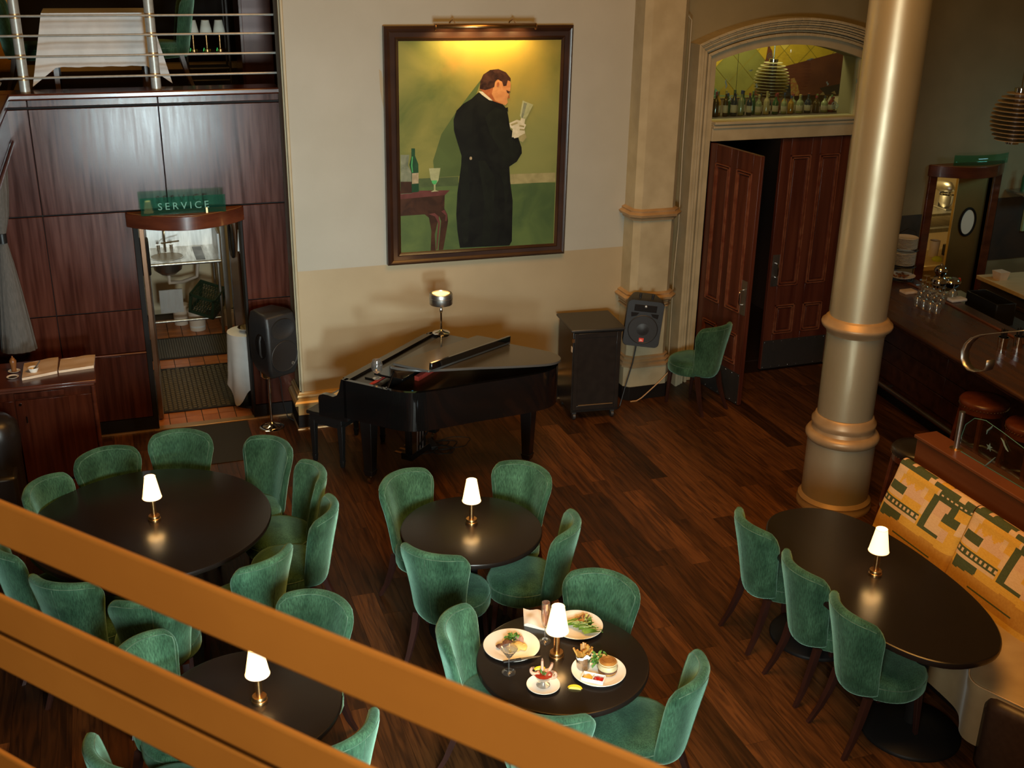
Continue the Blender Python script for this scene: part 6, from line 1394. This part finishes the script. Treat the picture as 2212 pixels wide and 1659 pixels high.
# ================================================================= FOOD ON THE TABLE
TZ = .75
def plate(label, u, v, r, rim=.6, group='white dinner plates'):
    q = az(u, v, TZ+.01); t = thing('dinner_plate', label, 'plate', (q.x, q.y, TZ), 0, group)
    obj('plate', MB().lathe([(0,0),(r*.55,0),(r*.60,.003),(r,.018),(r*.995,.021),(r*.97,.0205),(r*rim,.009),(r*rim*.93,.006),(0,.006)], 56), M['porcelain'], t, smooth=50); return Vector((q.x, q.y, TZ+.007))
FM = dict(mash=mat('mashed_potato', (.55,.36,.09), .6, col2=(.62,.44,.16), scale=30, bump=.3), meat=mat('grilled_meat', (.24,.12,.085), .5, col2=(.05,.02,.012), scale=28, detail=6, bump=.3), meat_in=mat('meat_inside', (.40,.20,.15), .5),
    green=mat('salad_green', (.10,.22,.02), .45, col2=(.22,.36,.06), scale=30, bump=.3), dgreen=mat('herb_green', (.045,.15,.02), .5, col2=(.09,.24,.04), scale=40), pale=mat('pale_lettuce', (.36,.44,.12), .45, col2=(.52,.55,.26), scale=20),
    olive=mat('roast_squash', (.40,.24,.02), .45, col2=(.28,.20,.02), scale=25), fries=mat('fried_potato', (.50,.26,.05), .55, col2=(.34,.14,.02), scale=30), crout=mat('crouton', (.42,.22,.06), .7, col2=(.30,.13,.03), scale=40),
    paper=mat('white_paper', (.75,.72,.68), .8), tin=mat('hammered_tin', (.46,.42,.38), .3, metal=1, bump=.5, scale=60), patty=mat('burger_patty', (.085,.030,.018), .6, col2=(.14,.06,.035), scale=50, bump=.5), cheese=mat('melted_cheese', (.60,.50,.30), .45, col2=(.50,.42,.22), scale=25, bump=.2),
    onion=mat('grilled_onion', (.42,.20,.045), .4, col2=(.16,.055,.012), scale=12, detail=5), mustard=mat('mustard', (.60,.36,.03), .35), ketchup=mat('ketchup', (.40,.012,.008), .2), shrimp=mat('shrimp', (.78,.46,.32), .35, col2=(.75,.26,.12), scale=9, lo=.5, hi=.75), cocktail=mat('cocktail_sauce', (.32,.022,.008), .35, col2=(.24,.012,.004), scale=60, bump=.3), lemon=mat('lemon', (.72,.50,.02), .4), lemon_in=mat('lemon_flesh', (.80,.64,.16), .35), shrtail=mat('shrimp_tail', (.30,.16,.10), .4),
    pepper=mat('pepper_grains', (.015,.011,.009), .8))
rr = random.Random(11)
def leaf(mb, c, L_, w, a, lift=.02, curl=.5):
    n = 6; dx, dy_ = cos(a), sin(a); vs = []
    for i in range(n+1):
        s = i/n; ww = w*sin(pi*min(1,s*.9+.1))**.7; z = c[2] + lift*sin(pi*s*curl)+.002*i/n
        for t_ in (-1,0,1): vs.append((c[0]+dx*L_*s - dy_*ww*t_/2, c[1]+dy_*L_*s + dx*ww*t_/2, z + (.005 if t_ else 0)*sin(3*s+t_)))
    mb.add(vs, [f for i in range(n) for f in ((3*i,3*i+1,3*i+4,3*i+3),(3*i+1,3*i+2,3*i+5,3*i+4))])
def lump(mb, c, rx, ry, rz_, n=12, seed=0):
    r2 = random.Random(seed); ph = [r2.random()*6 for _ in range(3)]
    def fn(u, v):
        a = 2*pi*u; b = pi*v; k = 1 + .12*sin(3*a+ph[0])*sin(b) + .08*sin(5*a+ph[1]+2*b)
        return (c[0]+rx*k*cos(a)*sin(b), c[1]+ry*k*sin(a)*sin(b), c[2]+rz_*k*(-cos(b)))
    mb.grid(fn, n, n//2+2)
# plate 1: meat and mash
P1 = plate('white plate with sliced grilled meat, mash and herbs', 1105, 1396, .152, .62)
d1 = thing('grilled_meat_dish', 'sliced grilled meat on yellow mash with herbs', 'food', P1); mb = MB(); lump(mb, (.01,-.01,.008), .055,.045,.016,18,1); lump(mb, (.05,-.03,.008), .03,.03,.012,14,2); obj('mash', mb, FM['mash'], d1, smooth=60)
mb = MB(); lump(mb, (-.052,.008,.012), .034,.018,.012,14,3); lump(mb, (-.02,.012,.02), .03,.02,.016,14,4); lump(mb,(.043,.028,.025),.026,.018,.02,14,5); obj('meat_slice', mb, FM['meat'], d1, smooth=60)
mb = MB(); lump(mb, (.062,.018,.022), .012,.018,.018,12,6); obj('meat_cut_face', mb, FM['meat_in'], d1, smooth=60)
mb = MB(); lump(mb, (-.012,.03,.022), .022,.016,.014,12,7); obj('squash', mb, FM['olive'], d1, smooth=60)
mb = MB()
for i in range(26): leaf(mb, (.01+rr.gauss(0,.014), .022+rr.gauss(0,.012), .028+rr.random()*.014), .018+.012*rr.random(), .010, rr.random()*6.28, .010)
obj('herbs', mb, FM['dgreen'], d1, smooth=60)
# knife
K0, K1 = az(1087, 1430, TZ+.024), az(1170, 1417, TZ+.027); kn = thing('steak_knife', 'steak knife with black handle resting on the edge of the meat plate', 'knife', (0,0,0)); km = K0.lerp(K1, .47)
obj('handle', MB().bar(K0, km, .016, .009, (0,0,1), .018, .010), M['blk_plastic'], kn, bevel=.003); e_ = (K1-K0).normalized(); sd = e_.cross(Vector((0,0,1)))
obj('blade', MB().add([km-sd*.009, km+sd*.009, km.lerp(K1,.8)+sd*.007, K1, km.lerp(K1,.6)-sd*.009, km-sd*.009+Vector((0,0,.0015)), km+sd*.009+Vector((0,0,.0015)), km.lerp(K1,.8)+sd*.007+Vector((0,0,.0015)), K1+Vector((0,0,.0015)), km.lerp(K1,.6)-sd*.009+Vector((0,0,.0015))], [(4,3,2,1,0),(5,6,7,8,9),(0,1,6,5),(1,2,7,6),(2,3,8,7),(3,4,9,8),(4,0,5,9)]), M['steel'], kn, smooth=0)
for f_ in (.3,.65): obj('rivet', MB().cyl(K0.lerp(km,f_)+Vector((0,0,.004)), K0.lerp(km,f_)+Vector((0,0,.0065)), .003, n=8), M['chrome'], kn)
# plate 2: salad
P2 = plate('white plate with romaine salad and croutons behind the lamp', 1247, 1352, .142, .78)
d2_ = thing('romaine_salad', 'romaine spears with croutons and grated cheese', 'food', P2); mb = MB()
for i in range(13): leaf(mb, (-.075+.02*rr.random()+.006*i, .035-.012*i+.03*rr.random(), .008+.010*rr.random()), .085+.03*rr.random(), .020+.01*rr.random(), -.55+rr.gauss(0,.22), .022)
obj('romaine', mb, FM['green'], d2_, smooth=60); mb = MB()
for i in range(9): leaf(mb, (-.06+.015*rr.random()+.008*i, .02-.010*i, .02), .07, .010, -.55+rr.gauss(0,.2), .024)
for i in range(10): leaf(mb, (.02+.06*rr.random(), .01+.03*rr.gauss(0,1)*.5, .012), .03, .025, rr.random()*6.28, .016)
obj('romaine_rib', mb, FM['pale'], d2_, smooth=60); mb = MB()
for i in range(10): c = (.005+.055*rr.random(), .015+rr.gauss(0,.015), .022+.012*rr.random()); mb.bar((c[0]-.009,c[1],c[2]), (c[0]+.009,c[1]+.006*rr.random(),c[2]+.003), .014, .012)
obj('crouton', mb, FM['crout'], d2_); mb = MB()
for i in range(12): leaf(mb, (.055+rr.gauss(0,.01), -.012+rr.gauss(0,.012), .014), .022, .02, rr.random()*6.28, .014)
obj('curly_leaf', mb, FM['dgreen'], d2_, smooth=60); mb = MB()
for i in range(3): a = rr.uniform(.4,1.2); c = (.01+.025*i, .01, .03); mb.tube([c, (c[0]+.02*cos(a), c[1]+.02*sin(a), c[2]+.012), (c[0]+.03*cos(a), c[1]+.035*sin(a), c[2]+.014)], [.003,.003,.001], 5)
obj('anchovy', mb, FM['patty'], d2_)
# plate 3: burger
P3 = plate('white plate with burger, fries cup and sauces', 1293, 1450, .142, .80)
bg = thing('burger', 'open burger stacked with melted cheese and a grilled onion slice', 'food', P3 + Vector((.045,-.012,0))); obj('bun', MB().lathe([(0,0),(.046,0),(.05,.008),(.048,.014),(0,.014)], 28), FM['crout'], bg, smooth=50); obj('patty', MB().lathe([(0,.013),(.048,.013),(.052,.022),(.049,.032),(0,.032)], 28), FM['patty'], bg, smooth=60)
obj('cheese', MB().lathe([(.0,.028),(.050,.024),(.053,.034),(.048,.044),(.046,.052),(0,.052)], 28), FM['cheese'], bg, smooth=60); obj('onion_slice', MB().lathe([(0,.051),(.045,.051),(.046,.058),(.044,.066),(.036,.069),(.033,.067),(.028,.070),(.022,.067),(.015,.070),(.008,.067),(0,.069)], 32), FM['onion'], bg, smooth=50); obj('onion_rim', MB().tube([(.0455*cos(2*pi*i/32),.0455*sin(2*pi*i/32),.060) for i in range(32)], .0035, 5, True), FM['cheese'], bg)
mb = MB()
for i in range(34): leaf(mb, (P3.x+.02+rr.gauss(0,.028), P3.y+.055+rr.gauss(0,.018), P3.z+.012+.02*rr.random()), .022+.016*rr.random(), .014, rr.random()*6.28, .016)
tag(obj('frisee_salad', mb, FM['dgreen'], smooth=60), 'small tuft of green leaves behind the burger', 'salad')
fcp = thing('fries_cup', 'hammered tin cup of fries lined with paper', 'cup', P3 + Vector((-.062,.062,0))); obj('cup', MB().lathe([(0,0),(.033,0),(.040,.075),(.038,.075),(.031,.004),(0,.004)], 28), FM['tin'], fcp, smooth=40)
pl_w = MB(); 
for i in range(28): a = 2*pi*i/28; pl_w.v += [(.036*cos(a),.036*sin(a),.05), (.043*cos(a),.043*sin(a),.088+.012*sin(3*a)+.005*sin(7*a))]
for i in range(28): j = (i+1) % 28; pl_w.f.append((2*i,2*j,2*j+1,2*i+1)); pl_w.mi.append(0)
obj('paper_liner', pl_w, FM['paper'], fcp, smooth=60); mb = MB()
for i in range(24): a = rr.random()*6.28; r = .022*sqrt(rr.random()); L_ = .05+.03*rr.random(); ti = .5*rr.random(); b_ = a + rr.gauss(0,.5); mb.bar((r*cos(a),r*sin(a),.055), (r*cos(a)+L_*ti*cos(b_), r*sin(a)+L_*ti*sin(b_), .055+L_*.95), .009, .008)
obj('fries', mb, FM['fries'], fcp)
sd_ = thing('sauce_dish', 'white two part dish with mustard and ketchup', 'dish', P3 + Vector((-.055,-.058,.003)), radians(-38)); obj('dish', MB().box(-.058,.058,-.03,.03,0,.004).box(-.058,.058,-.03,-.026,.004,.022).box(-.058,.058,.026,.03,.004,.022).box(-.058,-.054,-.026,.026,.004,.022).box(.054,.058,-.026,.026,.004,.022).box(-.002,.002,-.026,.026,.004,.018), M['porcelain'], sd_, bevel=.0015)
mb = MB(); lump(mb, (-.028,0,.010), .025,.024,.007,16,30); obj('mustard', mb, FM['mustard'], sd_, smooth=60); mb = MB(); lump(mb, (.028,0,.010), .025,.024,.008,16,31); obj('ketchup', mb, FM['ketchup'], sd_, smooth=60)
# shrimp cocktail
q = az(1173.5, 1480, TZ+.008); sc_ = thing('saucer', 'white saucer under the shrimp cocktail', 'plate', (q.x, q.y, TZ)); obj('plate', MB().lathe([(0,0),(.05,0),(.055,.003),(.086,.014),(.085,.017),(.055,.007),(0,.006)], 44), M['porcelain'], sc_, smooth=50)
cg = thing('cocktail_coupe', 'cut glass coupe of red cocktail sauce', 'glass', (q.x, q.y, TZ+.0068)); obj('bowl', MB().lathe([(.03,0),(.036,.004),(.018,.012),(.012,.022),(.02,.034),(.040,.05),(.050,.07),(.0475,.07),(.037,.053),(.015,.038),(0,.034)], 16), M['glass'], cg, smooth=20); obj('sauce', MB().lathe([(0,.038),(.014,.040),(.036,.055),(.044,.066),(.030,.070),(0,.071)], 24), FM['cocktail'], cg, smooth=60)
mb = MB()
for i in range(8): leaf(mb, (rr.gauss(0,.006), -.008+rr.gauss(0,.005), .073), .02, .005, rr.random()*6.28, .012)
obj('herb_garnish', mb, FM['dgreen'], cg, smooth=60)
for k, (a, flip, h0) in enumerate(((2.5,1,0),(1.45,0,.01),(.75,-1,0),(-.45,-1,-.006))):
    t = thing('shrimp', ['pink shrimp curled over the left rim of the coupe','shrimp standing tail up at the back of the coupe','pink shrimp curled over the right back rim of the coupe','pink shrimp hanging over the right front rim of the coupe'][k], 'shrimp', (q.x, q.y, TZ+.0068), 0, 'shrimps on the cocktail coupe')
    rx, ry = cos(a), sin(a); pts = []; rad = []
    for i in range(11):
        s = i/10; an = -1.0 + 3.6*s
        if k == 1: p_ = Vector((rx*(.028+.006*s), ry*(.028+.006*s), .07 + .055*s)); r_ = .009 - .003*s
        else:
            ro = .042 + .022*sin(an); z = .078 + h0 + .024*(-cos(an)) + .008; tw = .010*s; p_ = Vector((rx*ro - ry*tw*flip*2, ry*ro + rx*tw*flip*2, z)); r_ = .0115*(1-.45*s)
        pts.append(p_); rad.append(r_)
    obj('body', MB().tube(pts, rad, 10), FM['shrimp'], t, smooth=60); e_ = (pts[-1]-pts[-2]).normalized(); obj('tail', MB().tube([pts[-1], pts[-1]+e_*.008, pts[-1]+e_*.016], [rad[-1]*.8,.006,.001], 6), FM['shrtail'], t)
def wedge(name, label, loc, rz, s=1.0):
    t = thing(name, label, 'lemon', loc, rz); n = 12; mb = MB(); R_ = .038*s; W_ = .016*s
    for i in range(n+1):
        a = pi*i/n; w_ = W_*sin(a)**.7 + .0005; mb.v += [(R_*cos(a), 0, .0), (R_*cos(a), -w_*.8, R_*.55*sin(a)*.5), (R_*cos(a), w_*.2, R_*.62*sin(a)*.9)]
    for i in range(n):
        b = 3*i
        for f_ in ((b,b+1,b+4,b+3),(b+1,b+2,b+5,b+4),(b+2,b,b+3,b+5)): mb.f.append(f_); mb.mi.append(0)
    obj('rind', mb, FM['lemon'], t, smooth=60); obj('flesh', MB().prism([(R_*.86*cos(pi*i/12), R_*.45*sin(pi*i/12)) for i in range(13)], -.0105*s, -.0095*s, lambda x,y,z: (x, z-.001, y+.001)), FM['lemon_in'], t, smooth=0)
q2 = az(1242, 1487, TZ); wedge('lemon_wedge', 'lemon wedge lying on the bare table top', (q2.x, q2.y, TZ+.0005), radians(-28)); wedge('lemon_wedge', 'lemon wedge tucked behind the shrimps', (q.x-.004, q.y+.046, TZ+.075), radians(-10), .8)
pg_ = MB(); qa = az(1226, 1497, TZ)
for i in range(26): a = rr.random()*6.28; r = .022*sqrt(rr.random()); pg_.lathe([(0,0),(.0008+.0006*rr.random(),.0005),(0,.001)], 5, (qa.x+r*cos(a)*.7, qa.y+r*sin(a)*1.2, TZ+.0002))
o_ = obj('pepper_grains', pg_, FM['pepper']); tag(o_, 'scatter of dark pepper grains on the table by the lemon wedge', 'pepper'); o_['kind'] = 'stuff'
# glasses
q = az(1177, 1385, TZ); fl_ = thing('champagne_flute', 'champagne flute of pink sparkling wine', 'glass', (q.x, q.y, TZ)); obj('foot', MB().lathe([(0,0),(.034,0),(.034,.002),(.010,.006),(.004,.012),(.0036,.085)], 28), M['glass'], fl_, smooth=50); obj('bowl', MB().lathe([(.0036,.085),(.014,.10),(.021,.125),(.0245,.16),(.0245,.20),(.0225,.245),(.0212,.245),(.0230,.20),(.0230,.16),(.0195,.127),(.012,.104),(0,.096)], 28), M['glass'], fl_, smooth=60); obj('wine', MB().lathe([(0,.0965),(.0118,.1045),(.0192,.1275),(.0227,.16),(.0227,.2),(.0220,.215),(0,.215)], 24), M['rose'], fl_, smooth=50)
q = az(1099, 1452, TZ); mg = thing('martini_glass', 'martini glass with a clear drink and an olive', 'glass', (q.x, q.y, TZ)); obj('foot', MB().lathe([(0,0),(.036,0),(.036,.002),(.010,.006),(.004,.012),(.0038,.085)], 28), M['glass'], mg, smooth=50); obj('bowl', MB().lathe([(.0038,.085),(.012,.094),(.0455,.145),(.0445,.1455),(.0105,.0965),(0,.092)], 32), M['glass'], mg, smooth=50); obj('drink', MB().lathe([(0,.0925),(.010,.0968),(.0375,.136),(0,.136)], 28), M['gin'], mg, smooth=40)
mb = MB(); lump(mb, (.006,0,.125), .007,.007,.008,10,40); obj('olive', mb, FM['olive'], mg, smooth=60)
# napkin
A, B, D = az(1132,1352,TZ), az(1190,1366,TZ), az(1130,1318,TZ)
mb = MB(); nf = 16
def nk(s, q_):
    p_ = A + (B-A)*s + (D-A)*q_; return (p_.x, p_.y, TZ+.012 + .010*sin(5*s+2*q_)*sin(3*q_+.5) + .006*sin(9*s-4*q_) + .008*(1-abs(2*s-1)))
mb.grid(nk, nf, nf); E_ = [A, B, B+D-A, D]; T_ = [nk(0,0), nk(1,0), nk(1,1), nk(0,1)]
for (s0, q0_), (s1, q1_) in (((0,0),(1,0)),((1,0),(1,1)),((1,1),(0,1)),((0,1),(0,0))):
    for i in range(8):
        a_, b_ = i/8, (i+1)/8; t0 = nk(s0+(s1-s0)*a_, q0_+(q1_-q0_)*a_); t1 = nk(s0+(s1-s0)*b_, q0_+(q1_-q0_)*b_); mb.add([t0, t1, (t1[0],t1[1],TZ+.0005), (t0[0],t0[1],TZ+.0005)], [(0,1,2,3)])
tag(obj('napkin', mb, M['linen_white'] if 'linen_white' in M else mat('white_napkin', (.78,.74,.68), .9, bump=.1, scale=200), smooth=70), 'crumpled white napkin at the back of the food table', 'napkin')
